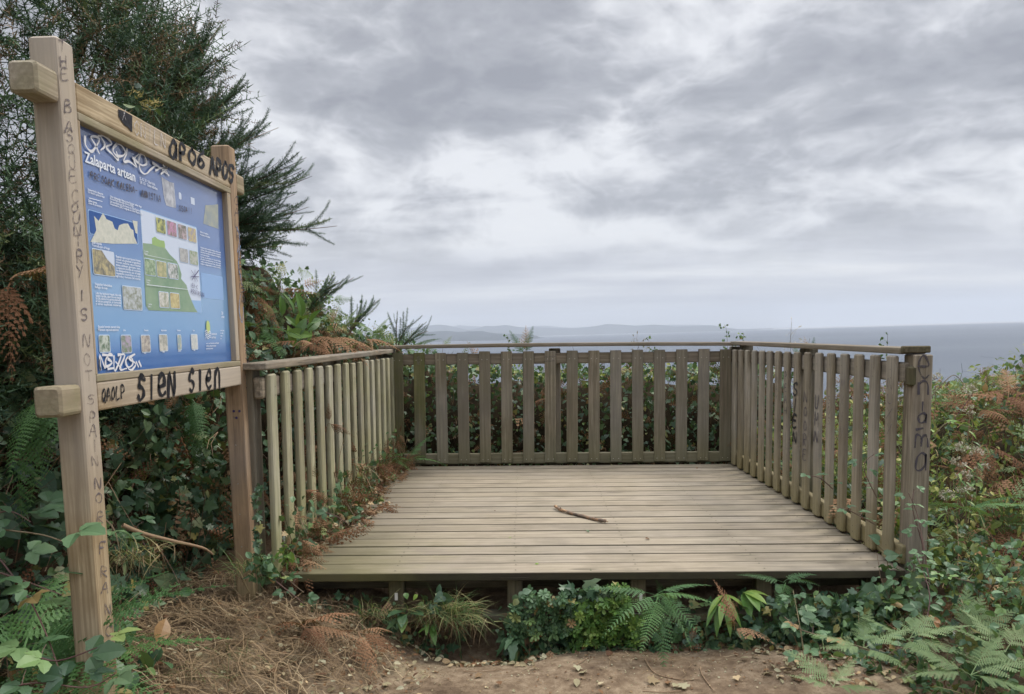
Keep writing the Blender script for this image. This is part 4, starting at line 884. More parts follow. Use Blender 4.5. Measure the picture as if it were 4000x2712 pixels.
# ---- bramble: arching cane with trifoliate leaves
def bramble(P, label, size=.06, every=.05, mat='bramble', r=.003, tpl=None, name='bramble', cat='bramble', thorn=True, caner='cane', group=None, dens=1.):
    P = np.asarray(P, float); o = plant(name, P[0], label, cat, group); Q = P-P[0]
    seg = np.linalg.norm(np.diff(Q, axis=0), axis=1); L = seg.sum(); cs = np.concatenate([[0], np.cumsum(seg)])
    a = Acc(); a.put(*tube(Q, r, r*.5), rnd=RNG.random())
    n = max(2, int(L/every)); lf = Acc(); tt = (np.arange(n)+.6)/n*L
    B = np.column_stack([np.interp(tt, cs, Q[:, i]) for i in range(3)]); az = np.arange(n)*2.5+RNG.random()*6
    d = np.column_stack([np.cos(az), np.sin(az), .25+.3*RNG.random(n)]); d = norm(d)
    for i in range(n):
        e = B[i]+d[i]*size*.7; a.put(*strip([B[i], (B[i]+e)/2+UPV*.004, e], .0018, .0014), rnd=.5)
    nd = rdir(n)*.35+UPV*.8+np.array((0, -.35, 0)); lf.scatter(tpl or TRI, B+d*size*.7, d+UPV*-.25, nd, size*(.8+.5*RNG.random(n)))
    if thorn:
        m = int(L/.02); u = RNG.random(m)*L; Bt = np.column_stack([np.interp(u, cs, Q[:, i]) for i in range(3)])
        for b in Bt: dd = rdir(1)[0]*.007; a.put([b-(0, 0, .0015), b+(0, 0, .0015), b+dd], [(0, 1, 2)], .7)
    a.build('stem', M[caner], o); lf.build('leaves', M[mat], o); return o
def wander(a, b, n=10, w_=.03, sag=0.):
    P = bez(a, b, sag, n); P[1:-1] += RNG.normal(size=(n-2, 3))*w_*.5; return P
def twigs(acc, P0, n, L, r, spread=1., up=.4, rn=None):
    for i in range(n):
        p = P0[RNG.integers(len(P0))]; d = norm(rdir(1)[0]*spread+UPV*up); l = L*RNG.uniform(.5, 1.3)
        acc.put(*strip([p, p+d*l*.5+rdir(1)[0]*l*.06, p+d*l+rdir(1)[0]*l*.12], r*2, r), rnd=RNG.random() if rn is None else rn)

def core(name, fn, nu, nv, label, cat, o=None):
    """lumpy solid inside a thicket, coloured dark to stand in for its inner shade"""
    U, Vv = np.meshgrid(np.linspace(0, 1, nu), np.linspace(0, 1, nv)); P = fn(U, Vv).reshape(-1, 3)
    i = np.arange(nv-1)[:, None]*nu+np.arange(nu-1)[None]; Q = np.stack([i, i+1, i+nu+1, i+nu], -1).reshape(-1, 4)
    a = Acc(); a.put(P, Q); return a.build(name, M['core_shade'], o, smooth=True)

# ================================================================ hedge behind the back railing
hb = plant('hedge', (0, 3.3, -.4), 'dense hedge of ivy and bramble leaves growing behind the back railing', 'hedge')
def hbtop(x): return .74+.10*sstep(-x, .2, 1.3)+.05*vn(np.stack([x*4, x*0+1], -1), 21)
OB = np.array((0, 3.3, -.4))
def fn(u, v):
    x = -2.1+4.1*u; th = v*math.pi; q = np.stack([x*5, v*9], -1)
    return np.stack([x, 3.62-.34*np.cos(th)*(1+.12*vn(q, 3)), -.9+(hbtop(x)+.9-.12)*np.sin(th)**.6*(1+.05*vn(q, 4))], -1)-OB
core('shade_core', fn, 90, 14, '', '', hb)
def hedge_pts(n, front=.75):
    x = RNG.uniform(-2.0, 1.95, n); top = hbtop(x); fr = RNG.random(n) < front
    y = np.where(fr, 3.06+RNG.random(n)**1.6*.25, RNG.uniform(3.1, 4.1, n)); z = np.where(fr, -.45+(top+.45)*RNG.random(n)**.8, top-.10+.14*RNG.random(n)*RNG.random(n)+.05)
    return np.column_stack([x, y, z])-OB
a = Acc(); leafcloud(a, [IVY, HEART], hedge_pts(3600), .036, .4, np.array((0, -.8, 0))); a.build('leaves', M['ivy'], hb)
a = Acc(); P = hedge_pts(1700, .55); leafcloud(a, [OVATE, HEART, SERR], P, .034, .5, np.array((0, -.7, 0))); a.build('leaves', M['bramble'], hb)
a = Acc(); P = hedge_pts(1500, .1); P = P[(np.abs(P[:, 0]-.1) < 1.2)]; leafcloud(a, [OVATE, OVAL], P, .030, .8, np.array((0, -.4, .2))); a.build('leaves', M['yellowgreen'], hb)
a = Acc(); P = hedge_pts(260, .7); leafcloud(a, LOWD, P, .15, .2, np.array((0, -.5, 0))); a.build('fronds', M['dead'], hb)
a = Acc(); twigs(a, hedge_pts(500, .8), 620, .22, .0022); a.build('twigs', M['twig'], hb)

# sprigs that stand up above the rails against the sea
def sprig(u, v, y, h, kind, label, cat='shoot', name=None):
    tip = D(u, v, y); o = plant(name or 'leafy_shoot', tip-UPV*h, label, cat); a = Acc(); P = bez((0, 0, 0), (0, 0, h), 0, 8, np.array((RNG.uniform(-.05, .05)*h*3, 0, 0)))+0
    P[-1] = (0, 0, h); a.put(*tube(P, .0025, .001, 4), rnd=.4)
    lf = Acc()
    if kind == 'leaf':
        for k in range(5):
            b = P[3+k % 4]; e = b+np.array((RNG.uniform(-.06, .06), RNG.uniform(-.03, .03), RNG.uniform(.0, .05))); a.put(*strip([b, e], .002, .0015), rnd=.4)
            lf.scatter(OVATE, e+rdir(4)*.012, rdir(4)+UPV*.3, rdir(4)+UPV*.5, .028)
        lf.scatter(OVATE, P[2:][RNG.integers(0, 6, 12)]+rdir(12)*.01, rdir(12)+UPV*.2, rdir(12)+UPV, .026); lf.build('leaves', M['bramble'], o)
    elif kind == 'fern':
        lf.scatter(FERNS[0], np.array([(0, 0, h*.25)]*2), np.array([(.25, 0, 1), (-.5, 0, .8)]), np.array([(0, -1, .1)]*2), h*.8); lf.build('frond', M['fern'], o)
        d_ = Acc(); d_.scatter(LOWD[0], np.array([(.0, 0, h*.3)]), np.array([(.0, 0, 1)]), np.array([(0, -1, .1)]), h*.75); d_.build('frond', M['dead'], o)
    else:
        n = 26; u_ = RNG.random(n)**.6; B = np.array([P[int(q*7)] for q in u_])+rdir(n)*.02; d_ = rdir(n)+UPV*.4
        for b, dd in zip(B, d_): a.put(*strip([b, b+dd*.03, b+dd*.06], .0015, .001), rnd=.9)
        lf.scatter(LANCE, B+d_*.05, d_, rdir(n), .03, .9*np.ones(n)); lf.build('seed_heads', M['straw'] if kind == 'dry' else M['flower'], o)
    a.build('stem', M['twig'], o)
sprig(1152, 762, 3.4, .30, 'leaf', 'small leafy twigs just left of the fern tip above the back rail')
sprig(1192, 742, 3.4, .34, 'fern', 'green fern tip with a rusty one standing above the back rail', 'fern', 'fern')
sprig(1445, 768, 3.4, .26, 'dry', 'dry curled stems poking over the middle of the back rail')
sprig(1472, 770, 3.45, .26, 'leaf', 'fine berry twig behind the dry curled stems over the back rail')
sprig(1647, 740, 3.3, .36, 'leaf', 'tallest leafy shoot at the right corner of the railings')
sprig(1688, 757, 3.3, .30, 'leaf', 'smaller leafy shoot just right of the railing corner')
sprig(1797, 732, 2.6, .40, 'flower', 'pale flower spike rising behind the right handrail', 'flower', 'flower_spike')
sprig(1838, 768, 2.4, .30, 'fern', 'fern tip next to the pale flower spike behind the right handrail', 'fern', 'fern')
sprig(2015, 758, 1.6, .32, 'leaf', 'dark leafy shoot above the right handrail near its end')

# ================================================================ mound beyond the left railing
hl = plant('thicket', (-2.4, 2.2, 0), 'tall tangled thicket of bracken and ivy beyond the left railing', 'thicket'); OL = np.array((-2.4, 2.2, 0))
LY = np.array((.1, .6, 1.2, 2., 2.8, 3.6, 4.4, 5.2)); LZ = np.array((1.92, 1.92, 1.76, 1.56, 1.36, 1.20, 1.04, .8)); LX = np.array((-2.3, -2.25, -2.15, -2.05, -1.95, -1.75, -1.45, -1.1))
def lsurf(y, h):     # point of the thicket's railing-side face: h=0 foot, 1 crest
    x0 = np.interp(y, LY, LX); zt = np.interp(y, LY, LZ)*(1+.06*vn(np.stack([y*3, y*0+2], -1), 31)); q = np.stack([y*3.5, h*5], -1)
    x = x0+.40*(1-h**1.5)-.05+.10*vn(q, 32); x = np.where(y < 3.1, np.minimum(x, -1.80+.02*vn(q, 34)), x); return np.stack([x, y, -.35+(zt+.35)*h], -1)
def fn(u, v):
    y = .75+4.55*u; P = lsurf(y, np.minimum(v*1.6, 1)); back = np.clip(v*1.6-1, 0, 1); P[..., 0] -= .14+.35*sstep(y, 2.0, .7)+back*1.6; P[..., 2] -= .06+back*.35; return P-OL
core('shade_core', fn, 90, 30, '', '', hl)
def lpts(n, lo=0., hi=1., jit=.10, y0_=0., y1_=5.2):
    y = RNG.uniform(y0_, y1_, n); h = RNG.uniform(lo, hi, n)**.85; P = lsurf(y, h); P += rdir(n)*jit*RNG.random((n, 1)); P[:, 0] -= np.where(h > .93, RNG.random(n)*1.0, 0)
    P[:, 0] = np.where(P[:, 1] < 3.0, np.minimum(P[:, 0], -1.72), P[:, 0]); P[:, 1] = np.where((P[:, 0] > -1.7), np.maximum(P[:, 1], 3.12), P[:, 1]); return P-OL
OUTL = np.array((.6, -.6, .0))
a = Acc(); leafcloud(a, [IVY, HEART], lpts(3400, 0, 1), .040, .4, OUTL); a.build('leaves', M['ivy'], hl)
a = Acc(); leafcloud(a, [OVATE, SERR], lpts(1500, .3, 1), .040, .5, OUTL); leafcloud(a, [OVATE, LANCE, IVY], lpts(2200, .84, 1.07, .18), .036, .5, OUTL); a.build('leaves', M['bramble'], hl)
a = Acc(); leafcloud(a, LOWD+[DEADF[2]], lpts(420, .5, 1.0), .17, .3, OUTL); leafcloud(a, LOWD, lpts(160, 0, .5), .2, .3, OUTL); a.build('fronds', M['dead'], hl)
a = Acc(); leafcloud(a, LOWF, lpts(420, .8, 1.07, .2), .19, .5, OUTL); a.build('fronds', M['bracken'], hl)
a = Acc(); twigs(a, lpts(600), 900, .24, .0022); a.build('twigs', M['twig'], hl)
# tall single plants on the mound's skyline
def gorse_branch(a_tw, a_sp, base, tip, n_sh, Ls, tpls=None, sag=.05, start=.2, spread=.75, mat=0):
    base = np.asarray(base, float); tip = np.asarray(tip, float); P = bez(base, tip, sag, 14, RNG.normal(size=3)*.03); a_tw.put(*tube(P, .007, .0015, 4), rnd=RNG.random())
    T = norm(np.gradient(P, axis=0)); Lb = np.linalg.norm(tip-base)
    # the shoot itself is one long bottle brush, overlapped by a second nearer the foot
    a_sp.scatter(BRUSH[0], P[7:8], norm(P[13]-P[7])[None], UPV[None], np.linalg.norm(P[13]-P[7]), None, mat); a_sp.scatter(BRUSH[2], P[3:4], norm(P[9]-P[3])[None], UPV[None], np.linalg.norm(P[9]-P[3])*1.05, None, mat)
    for q in range(max(4, int(n_sh*.45))):
        u = .12+.72*(q+RNG.random())/max(4, int(n_sh*.45)); i = min(12, int(u*13)); B = P[i]*(1-(u*13-i))+P[i+1]*(u*13-i)
        sd_ = rdir(1)[0]; sd_ = norm(sd_-T[i]*np.dot(sd_, T[i])); an = RNG.uniform(.35, .75); d = norm(T[i]*math.cos(an)+sd_*math.sin(an)+UPV*.12)
        a_sp.scatter(BRUSH[RNG.integers(0, 3)], B[None], d[None], UPV[None], Ls*RNG.uniform(.8, 1.7)*(1.25-.6*u), None, mat)
def gorse_small(loc, tips, label, Ls=.16, nsh=12):
    loc = np.asarray(loc, float); o = plant('gorse_bush', loc, label, 'gorse'); t_ = Acc(); s_ = Acc()
    for q in tips: gorse_branch(t_, s_, np.zeros(3), np.asarray(q)-loc, nsh, Ls)
    t_.build('stems', M['twig'], o); s_.build('spines', M['gorse'], o)
gorse_small(D(900, 800, 3.6), [D(958, 735, 3.6), D(972, 752, 3.7), D(930, 738, 3.6), D(902, 722, 3.6)], 'small gorse shoots at the right end of the mound, nearest the hills')
gorse_small(D(690, 720, 2.2), [D(803, 630, 2.3), D(775, 640, 2.2), D(760, 655, 2.2), D(740, 650, 2.2)], 'long gorse shoots slanting up from the top of the bracken mound')
gorse_small(D(790, 760, 2.8), [D(858, 682, 2.9), D(845, 700, 2.9), D(820, 700, 2.8)], 'thin gorse shoots among the pale ferns on the mound')
# glossy strap-leaved plant
c = D(655, 745, 1.6); o = plant('broad_leaved_plant', c, 'bright green plant with long glossy pointed leaves on the mound', 'plant')
BROAD = t_leaf(.42, 6, .25, .45)
for k in range(26):
    a = Acc(); az = RNG.uniform(-2.8, .8); el = RNG.uniform(-.1, 1.5); d = np.array((math.cos(az)*math.cos(el), math.sin(az)*math.cos(el), math.sin(el)))
    a.scatter(BROAD, rdir(1)*.15, d, rdir(1)*.8+np.array((0, -.6, .4)), RNG.uniform(.10, .17)); a.build('leaf', M['bright'], o)
def ferns_at(lst):
    for (u, v, y, L, kind, azs, label) in lst:
        if kind == 'b': L *= .56
        loc = D(u, v, y); tp, mt, nm = {'b': (FRONDS, 'bracken', 'bracken_fern'), 'f': (FERNS, 'fern', 'fern'), 'd': (DEADF, 'dead', 'dead_bracken')}[kind]
        fern(nm, loc, [(az, el, RNG.uniform(.8, 1.1)) for az, el in azs], L, tp, M[mt], label, 'bracken' if kind != 'f' else 'fern')
ferns_at([(590, 745, 1.0, .36, 'f', [(-70, 10), (-40, -20), (-110, 20), (-20, 5)], 'green fern hanging beside the sign post above the left handrail'),
          (780, 745, 2.4, .42, 'b', [(-10, 45), (20, 55), (-40, 30), (170, 50), (60, 60)], 'pale feathery bracken on the crest of the mound'),
          (850, 760, 3.0, .40, 'b', [(-10, 40), (150, 50), (-60, 30), (30, 60)], 'pale bracken where the mound meets the back rail'),
          (930, 790, 3.8, .35, 'f', [(-20, 30), (20, 10), (200, 40)], 'drooping fern fronds at the far end of the mound'),
          (740, 770, 1.9, .34, 'd', [(-80, 0), (-30, 10), (-130, 10), (10, 20), (-100, -30)], 'rusty dead bracken on the mound above the middle of the left rail'),
          (690, 775, 1.5, .34, 'd', [(-80, 10), (-20, -10), (-140, 10), (0, 30)], 'rust brown bracken beside the glossy leaved plant'),
          (820, 775, 2.4, .30, 'd', [(-90, 0), (-40, -20), (170, 0), (-10, 20)], 'brown bracken drooping toward the left handrail'),
          (580, 665, 1.4, .30, 'd', [(-70, -40), (-110, -50), (-40, -30)], 'brown withered bracken below the gorse beside the sign'),
          (885, 1040, 2.45, .26, 'f', [(-90, 10), (-60, 30), (-120, 20), (-20, 30), (-160, 35), (-40, 0)], 'dark green fern growing in the left back corner of the platform'),
          (930, 1045, 2.5, .26, 'f', [(-90, 25), (-50, 30), (-10, 20), (-140, 30), (60, 60)], 'feathery fern in front of the first back pickets'),
          (30, 640, -.45, .45, 'd', [(-60, -10), (-100, -30), (-30, 20), (60, 40), (-150, 10)], 'large curled tan bracken left of the tall sign post')])

# ================================================================ big gorse and the dark bank behind the sign
gb = plant('gorse_bush', (-3.2, 1.2, 0), 'huge dark gorse bush towering behind the sign', 'gorse'); OG = np.array((-3.2, 1.2, 0.))
def gsurf(y, h):
    q = np.stack([y*2.2, h*4], -1); x = -2.55+.22*vn(q, 41)-.25*np.maximum(h-.35, 0)+.12*np.sin(y*1.7); x = x-.30*sstep(y, -1.0, -2.2)*0
    return np.stack([x, y, -.2+3.3*h], -1)
def fn(u, v):
    y = -2.6+5.2*u; h = np.minimum(v*1.25, 1)*(.60-.18*sstep(y, .2, 1.6)); P = gsurf(y, h); b = np.clip(v*1.25-1, 0, 1)*4; P[..., 0] -= .30+1.0*sstep(h, .46, .12)+b*2.0; P[..., 2] -= b*.8+.1; P[..., 2] *= (1-.30*sstep(y, 1.3, 2.6)); return P-OG
core('shade_core', fn, 80, 34, '', '', gb)
tw = Acc(); sp_ = Acc(); dd_ = Acc()
base = lambda u, v, y: D(u, v, y)
for (bu, bv, tu, tv, y, n, L) in ((250, 330, 332, 28, .9, 30, .26), (300, 300, 505, 50, 1.0, 30, .24), (330, 300, 490, 78, 1.05, 22, .20), (300, 330, 490, 130, 1.1, 20, .20), (280, 350, 355, 88, .8, 16, .18),
        (330, 380, 562, 190, 1.1, 30, .24), (350, 390, 530, 215, 1.0, 20, .2), (360, 420, 632, 290, 1.2, 30, .22), (400, 430, 580, 300, 1.1, 22, .2), (420, 470, 695, 358, 1.3, 26, .22), (430, 480, 690, 385, 1.35, 20, .2),
        (430, 500, 708, 400, 1.4, 22, .2), (450, 520, 765, 513, 1.5, 30, .22), (440, 520, 700, 470, 1.4, 24, .2), (430, 560, 640, 560, 1.5, 22, .2), (400, 520, 660, 500, 1.3, 22, .2), (470, 520, 610, 595, 1.5, 18, .2), (300, 250, 420, 110, .9, 18, .2),
        (330, 300, 480, 250, 1.1, 22, .2), (300, 420, 520, 330, 1.0, 22, .2), (360, 500, 600, 420, 1.2, 26, .22), (400, 560, 620, 460, 1.3, 26, .22), (460, 600, 600, 520, 1.4, 26, .22), (200, 200, 290, -20, .8, 24, .24), (150, 200, 240, -30, .7, 20, .24)):
    gorse_branch(tw, sp_, base(bu, bv, y+.2), D(tu, tv, y), n, L, sag=RNG.uniform(-.06, .03))
    for _ in range(2):
        q = RNG.uniform(.62, .9); gorse_branch(tw, sp_, base(bu+RNG.uniform(-40, 20), bv+RNG.uniform(-10, 50), y+.3), D(bu+(tu-bu)*q+RNG.uniform(-25, 10), bv+(tv-bv)*q+RNG.uniform(-22, 30), y+RNG.uniform(-.1, .35)), n*.7, L, sag=RNG.uniform(-.06, .03))
def gpts(n, lo, hi, y0_=-2.3, y1_=1.9, jit=.22):
    y = RNG.uniform(y0_, y1_, n); h = RNG.uniform(lo, hi, n); P = gsurf(y, h)+rdir(n)*jit*RNG.random((n, 1)); return P-0
P = np.concatenate([gpts(3000, .30, .72, -2.3, 2.0), gpts(900, .72, 1.0, -2.3, 1.6)]); n = len(P); d = norm(rdir(n)*.8+np.array((.7, -.5, .35))); k = RNG.integers(0, 2, n)
for j in range(2): m_ = k == j; sp_.scatter(SPRAYLO[j], P[m_], d[m_], rdir(int(m_.sum())), RNG.uniform(.18, .34, int(m_.sum())))
P = gpts(2600, .26, 1.0, jit=.35); n = len(P); d = norm(rdir(n)*.9+np.array((.5, -.4, .3))); dd_.scatter(SPRAYLO[0], P, d, rdir(n), RNG.uniform(.14, .26, n))
P = gpts(420, .80, 1.12, -2.3, .8, .5); n = len(P); sp_.scatter(SPRAY[0], P, norm(rdir(n)*.6+np.array((.4, -.2, .8))), rdir(n), .26)
for A_ in (tw, sp_, dd_):
    A_.V = [v_-OG for v_ in A_.V]
tw.build('branches', M['twig'], gb); sp_.build('spines', M['gorse'], gb); dd_.build('dry_spines', M['gorse_dead'], gb)
fl = plant('honeysuckle_flower', D(330, 228, .1), 'pale yellow flower cluster hanging in the gorse above the sign', 'flower'); a = Acc()
for (u, v) in ((305, 212), (322, 222), (338, 238), (348, 240), (330, 240), (355, 236)):
    c = D(u, v, .1)-D(330, 228, .1); n = 16; a.scatter(LANCE, c+rdir(n)*.018, rdir(n), rdir(n), .020)
a.build('petals', M['yellow'], fl); a = Acc(); a.scatter(OVATE, rdir(10)*.06, rdir(10), rdir(10), .05); a.build('leaves', M['ivy'], fl)

# ivy, fern and bramble bank under and behind the sign
bk_ = plant('ivy_bank', (-2.3, .2, 0), 'shady bank of ivy and bramble leaves behind and below the sign', 'undergrowth'); tag(bk_, kind='stuff'); OK_ = np.array((-2.3, .2, 0))
def kpts(n, z0=-.1, z1=.95, y0_=-2.0, y1_=1.7, jit=.12):
    y = RNG.uniform(y0_, y1_, n); t = RNG.random(n)**.9; x = -2.02-.50*t**.7+.10*vn(np.stack([y*3, t*3], -1), 51); g = G(x, y)
    return np.column_stack([x, y, np.maximum(g+.02, z0+(z1-z0)*t)])+rdir(n)*jit*RNG.random((n, 1))
a = Acc(); leafcloud(a, [IVY, HEART], kpts(3200, z1=1.15)-OK_, .055, .5, np.array((.6, -.4, .1))); a.build('leaves', M['ivy'], bk_)
a = Acc(); P = kpts(1300, 0, 1.2, .3, 2.2); P[:, 0] = np.minimum(P[:, 0], -1.95); leafcloud(a, [IVY, HEART], P-OK_, .05, .4, np.array((.5, -.7, .1))); a.build('ivy_leaves', M['ivy'], bk_)
a = Acc(); leafcloud(a, [OVATE, SERR], kpts(900)-OK_, .055, .5, np.array((.6, -.4, .1))); a.build('leaves', M['bramble'], bk_)
a = Acc(); twigs(a, kpts(500)-OK_, 1000, .34, .0025, 1, .2); a.build('twigs', M['twig'], bk_)
a = Acc(); leafcloud(a, LOWD, kpts(90)-OK_, .2, .3, np.array((.6, -.4, .1))); a.build('fronds', M['dead'], bk_)
ferns_at([(85, 900, -.7, .42, 'f', [(-60, -60), (-20, -40), (-100, -50), (-80, -20)], 'hanging fern left of the lower cross beam'),
          (430, 900, .3, .34, 'f', [(-90, -60), (-60, -40), (-20, -50)], 'dark fern hanging below the bottom beam of the sign'),
          (60, 1500, -1.25, .50, 'f', [(20, 25), (60, 35), (-20, 10), (110, 40), (-60, 10), (5, 45), (150, 30)], 'bright green fern at the foot of the tall sign post'),
          (100, 1560, -1.3, .45, 'f', [(20, 35), (60, 45), (120, 40), (-30, 20)], 'low fern in the bottom left corner')])

# ================================================================ right-hand slope
rt = plant('thicket', (2.4, 2.0, -.5), 'sunlit tangle of bramble, bracken and grass on the slope right of the railing', 'thicket'); OR = np.array((2.4, 2., -.5))
def rtop(x, y):
    q = np.stack([x*2.2, y*2.2], -1)
    base = .24+.12*vn(q, 61)+.05*vn(q*3, 62)+.10*sstep(y, 1.5, 3.5)
    z = base+.42*np.exp(-(((x-3.25)/.55)**2+((y-1.9)/.8)**2))-.20*sstep(2.8-x, 0, .6)
    z = z-.75*sstep(y, .6, -.9)-.12*sstep(x, 2.0, 3.0)*sstep(y, 1., 0)
    return np.where(y > 4.6, z-.35*(y-4.6), z)-.25*np.clip(x-4.2, 0, 4)
def rz(x, y): return np.maximum(rtop(x, y), G(x, y)+.03)
def fn(u, v):
    x = 1.55+4.2*u**1.3; y = -.7+6.6*v; q = np.stack([x*6, y*6], -1); return np.stack([x, y, rz(x, y)-.13+.06*vn(q, 63)-.6*(v < .01)-.9*(u < .005)], -1)-OR
core('shade_core', fn, 90, 120, '', '', rt)
def rpts(n, x0=1.52, x1=4.6, y0_=-.5, y1_=5., dz=.14):
    x = x0+(x1-x0)*RNG.random(n)**1.25; y = RNG.uniform(y0_, y1_, n); return np.column_stack([x, y, rz(x, y)-dz*.6+dz*1.6*RNG.random(n)])-OR
def side(n):      # vertical leafy face along the railing
    y = RNG.uniform(.1, 3.3, n); x = 1.50+.12*RNG.random(n); zt = rz(np.full(n, 1.65), y)+.05; z = -.5+(zt+.5)*RNG.random(n)**.8; return np.column_stack([x, y, z])-OR
OUTR = np.array((-.35, -.5, .2))
a = Acc(); leafcloud(a, [OVATE, SERR, HEART], rpts(3300), .036, .7, OUTR*.5); leafcloud(a, [OVATE, SERR], side(900), .036, .4, OUTR); a.build('leaves', M['bramble'], rt)
a = Acc(); leafcloud(a, [IVY, OVATE], rpts(1300), .045, .6, OUTR*.5); leafcloud(a, [IVY, HEART], side(700), .034, .4, OUTR); a.build('leaves', M['ivy'], rt)
a = Acc(); leafcloud(a, [LANCE, OVATE], rpts(4800, 1.52, 4.2, -.2, 3.4, .20), .042, .6, OUTR*.5); leafcloud(a, [LANCE, OVATE], side(350), .04, .4, OUTR); a.build('leaves', M['yellowgreen'], rt)
a = Acc(); leafcloud(a, LOWF, rpts(330, 1.6, 4.6, -.3, 4.5, .2), .26, .6, OUTR*.5); a.build('fronds', M['bracken'], rt)
a = Acc(); leafcloud(a, LOWD+[DEADF[0]], rpts(900, 1.52, 4.6, -.3, 4.8, .2), .22, .4, OUTR*.5); leafcloud(a, LOWD, side(150), .15, .3, OUTR); a.build('fronds', M['dead'], rt)
def grasses(acc, P, L, up=1., rnd=None, w_=1.):
    n = len(P); k = RNG.integers(0, 3, n); d = norm(rdir(n)*.55+UPV*up); L = L*RNG.uniform(.5, 1.25, n); r_ = RNG.random(n) if rnd is None else rnd
    for j in range(3): m_ = k == j; acc.scatter((BLADE[j][0]*np.array((w_, 1, 1)), BLADE[j][1]), P[m_], d[m_], rdir(int(m_.sum()))+UPV, L[m_], r_[m_])
a = Acc(); grasses(a, rpts(2600, 1.52, 4.2, -.3, 3.2, .05), .17, .8, .3+.7*RNG.random(2600)); a.build('grass_blades', M['grass'], rt)
a = Acc(); twigs(a, rpts(800), 700, .20, .002, 1, .4); twigs(a, side(200), 250, .25, .002); a.build('twigs', M['twig'], rt)

def flowerhead(u, v, y, label, h=.28):
    top = D(u, v, y); o = plant('dried_flower', top-UPV*h, label, 'flower', 'faded white flower heads on the right slope'); a = Acc(); a.put(*tube(bez((0, 0, 0), (0, 0, h), 0, 6, (.02, 0, 0)), .003, .0015, 4), rnd=.8)
    lf = Acc()
    for k in range(9):
        c = np.array((0, 0, h))+rdir(1)[0]*np.array((.035, .03, .018)); a.put(*strip([(0, 0, h-.05), c], .002, .0015), rnd=.8); lf.scatter(OVAL, c+rdir(14)*.009, rdir(14), rdir(14), .008)
    a.build('stem', M['twig'], o); lf.build('petals', M['flower'], o)
    l2 = Acc(); l2.scatter(LANCE, np.array([(0, 0, h*q) for q in (.2, .35, .5, .65, .78)]), norm(rdir(5)*np.array((1, 1, .2))), np.array([(0, 0, 1.)]*5), .06); l2.build('leaves', M['bright'], o)
for u, v, y, lb in ((2197, 884, .7, 'topmost pale flower head beside the post'), (2185, 1015, .6, 'small flower head a little above the big one'), (2178, 1048, .5, 'largest faded white flower head right of the post'), (2205, 930, .9, 'flower head below the topmost one'), (2148, 1122, .4, 'low flower head nearest the post'),
                    (2190, 1078, .5, 'flower head just below the largest one'), (2215, 1025, .8, 'flower head right of the small one on the slope'), (2120, 850, 1.2, 'flower head against the sea by the handrail end'), (2190, 1110, .5, 'lowest of the column of faded flower heads'), (2230, 1060, .9, 'rightmost faded flower head on the slope')):
    flowerhead(u, v, y, lb)
def canes(lst):
    for pts, size, every, mt, label in lst:
        P = np.array([D(*q) for q in pts]); P = smooth_path(P, 5) if len(P) > 2 else P; bramble(P, label, size, every, mt)
canes([([(2110, 905, .9), (2140, 870, .9), (2165, 852, .9), (2185, 870, .9), (2200, 900, .9)], .030, .06, 'bramble', 'thin bramble arching against the sea just right of the post'),
       ([(2160, 960, 1.1), (2200, 905, 1.1), (2215, 880, 1.1)], .03, .05, 'bramble', 'upright bramble tip beside the arching one'),
       ([(2120, 990, .6), (2150, 960, .6), (2200, 970, .6)], .035, .05, 'bright', 'light green shoot at mid height right of the post')])
# the mound on the far right, crested with brown bracken
ferns_at([(2285, 905, 1.4, .42, 'd', [(-90, 20), (-140, 35), (-30, 30), (60, 60), (-60, 0), (170, 20)], 'rust brown bracken on the crest of the far right mound'),
          (2225, 930, 1.3, .36, 'd', [(-100, 10), (170, 25), (-40, 10), (120, 40)], 'brown bracken lower on the left side of the far right mound'),
          (2330, 900, 1.7, .30, 'd', [(-160, 35), (-100, 40), (-130, 10), (170, 10)], 'tan bracken tip at the right edge against the sea'),
          (2240, 1010, 1.1, .38, 'd', [(-100, -30), (-60, -10), (-140, 0), (-20, -20)], 'dark withered bracken under the far right mound'),
          (2300, 1080, .9, .38, 'd', [(-100, -20), (-60, 0), (-150, -10)], 'withered bracken at the right edge below the mound'),
          (2260, 1200, .5, .36, 'd', [(-100, 0), (-60, 10), (-150, 10), (-10, 10)], 'rusty bracken in the yellow grass on the right'),
          (2190, 1160, .35, .34, 'f', [(-100, 30), (-60, 40), (-150, 30), (-10, 30)], 'fern among the white flowers right of the post'),
          (2280, 1160, .5, .40, 'b', [(-110, 30), (-50, 40), (-150, 45), (0, 30)], 'yellowish bracken at the right edge above the grass')])

# ================================================================ foreground, right
fg = plant('undergrowth', (1.6, -.5, -.3), 'low undergrowth of bramble, ferns and dead bracken right of the path', 'undergrowth'); tag(fg, kind='stuff'); OF = np.array((1.6, -.5, -.3))
def fgpts(n, x0=.55, x1=2.7, y0_=-1.35, y1_=.05, h=.16, edge=1.):
    x = RNG.uniform(x0, x1, n); y = RNG.uniform(y0_, y1_, n); lim = .95-.35*(y+.2)*0+.28*vn(np.stack([y*3, y*0], -1), 71); keep = (x > lim+.15*(RNG.random(n)-.5)) & ~((np.abs(x-1.40) < .09) & (np.abs(y-.06) < .09))
    x = x[keep]; y = y[keep]; hh = h*sstep(x, lim[keep]-.1, lim[keep]+.5); return np.column_stack([x, y, G(x, y)+.01+hh*RNG.random(len(x))**.7*1.3])-OF
def near_deck(n, x0, x1, h=.22, y0_=-.16, y1_=.0):
    x = RNG.uniform(x0, x1, n); y = RNG.uniform(y0_, y1_, n); z = G(x, y)+h*RNG.random(n); return np.column_stack([x, y, np.minimum(z, -.075-.02*x)])-OF
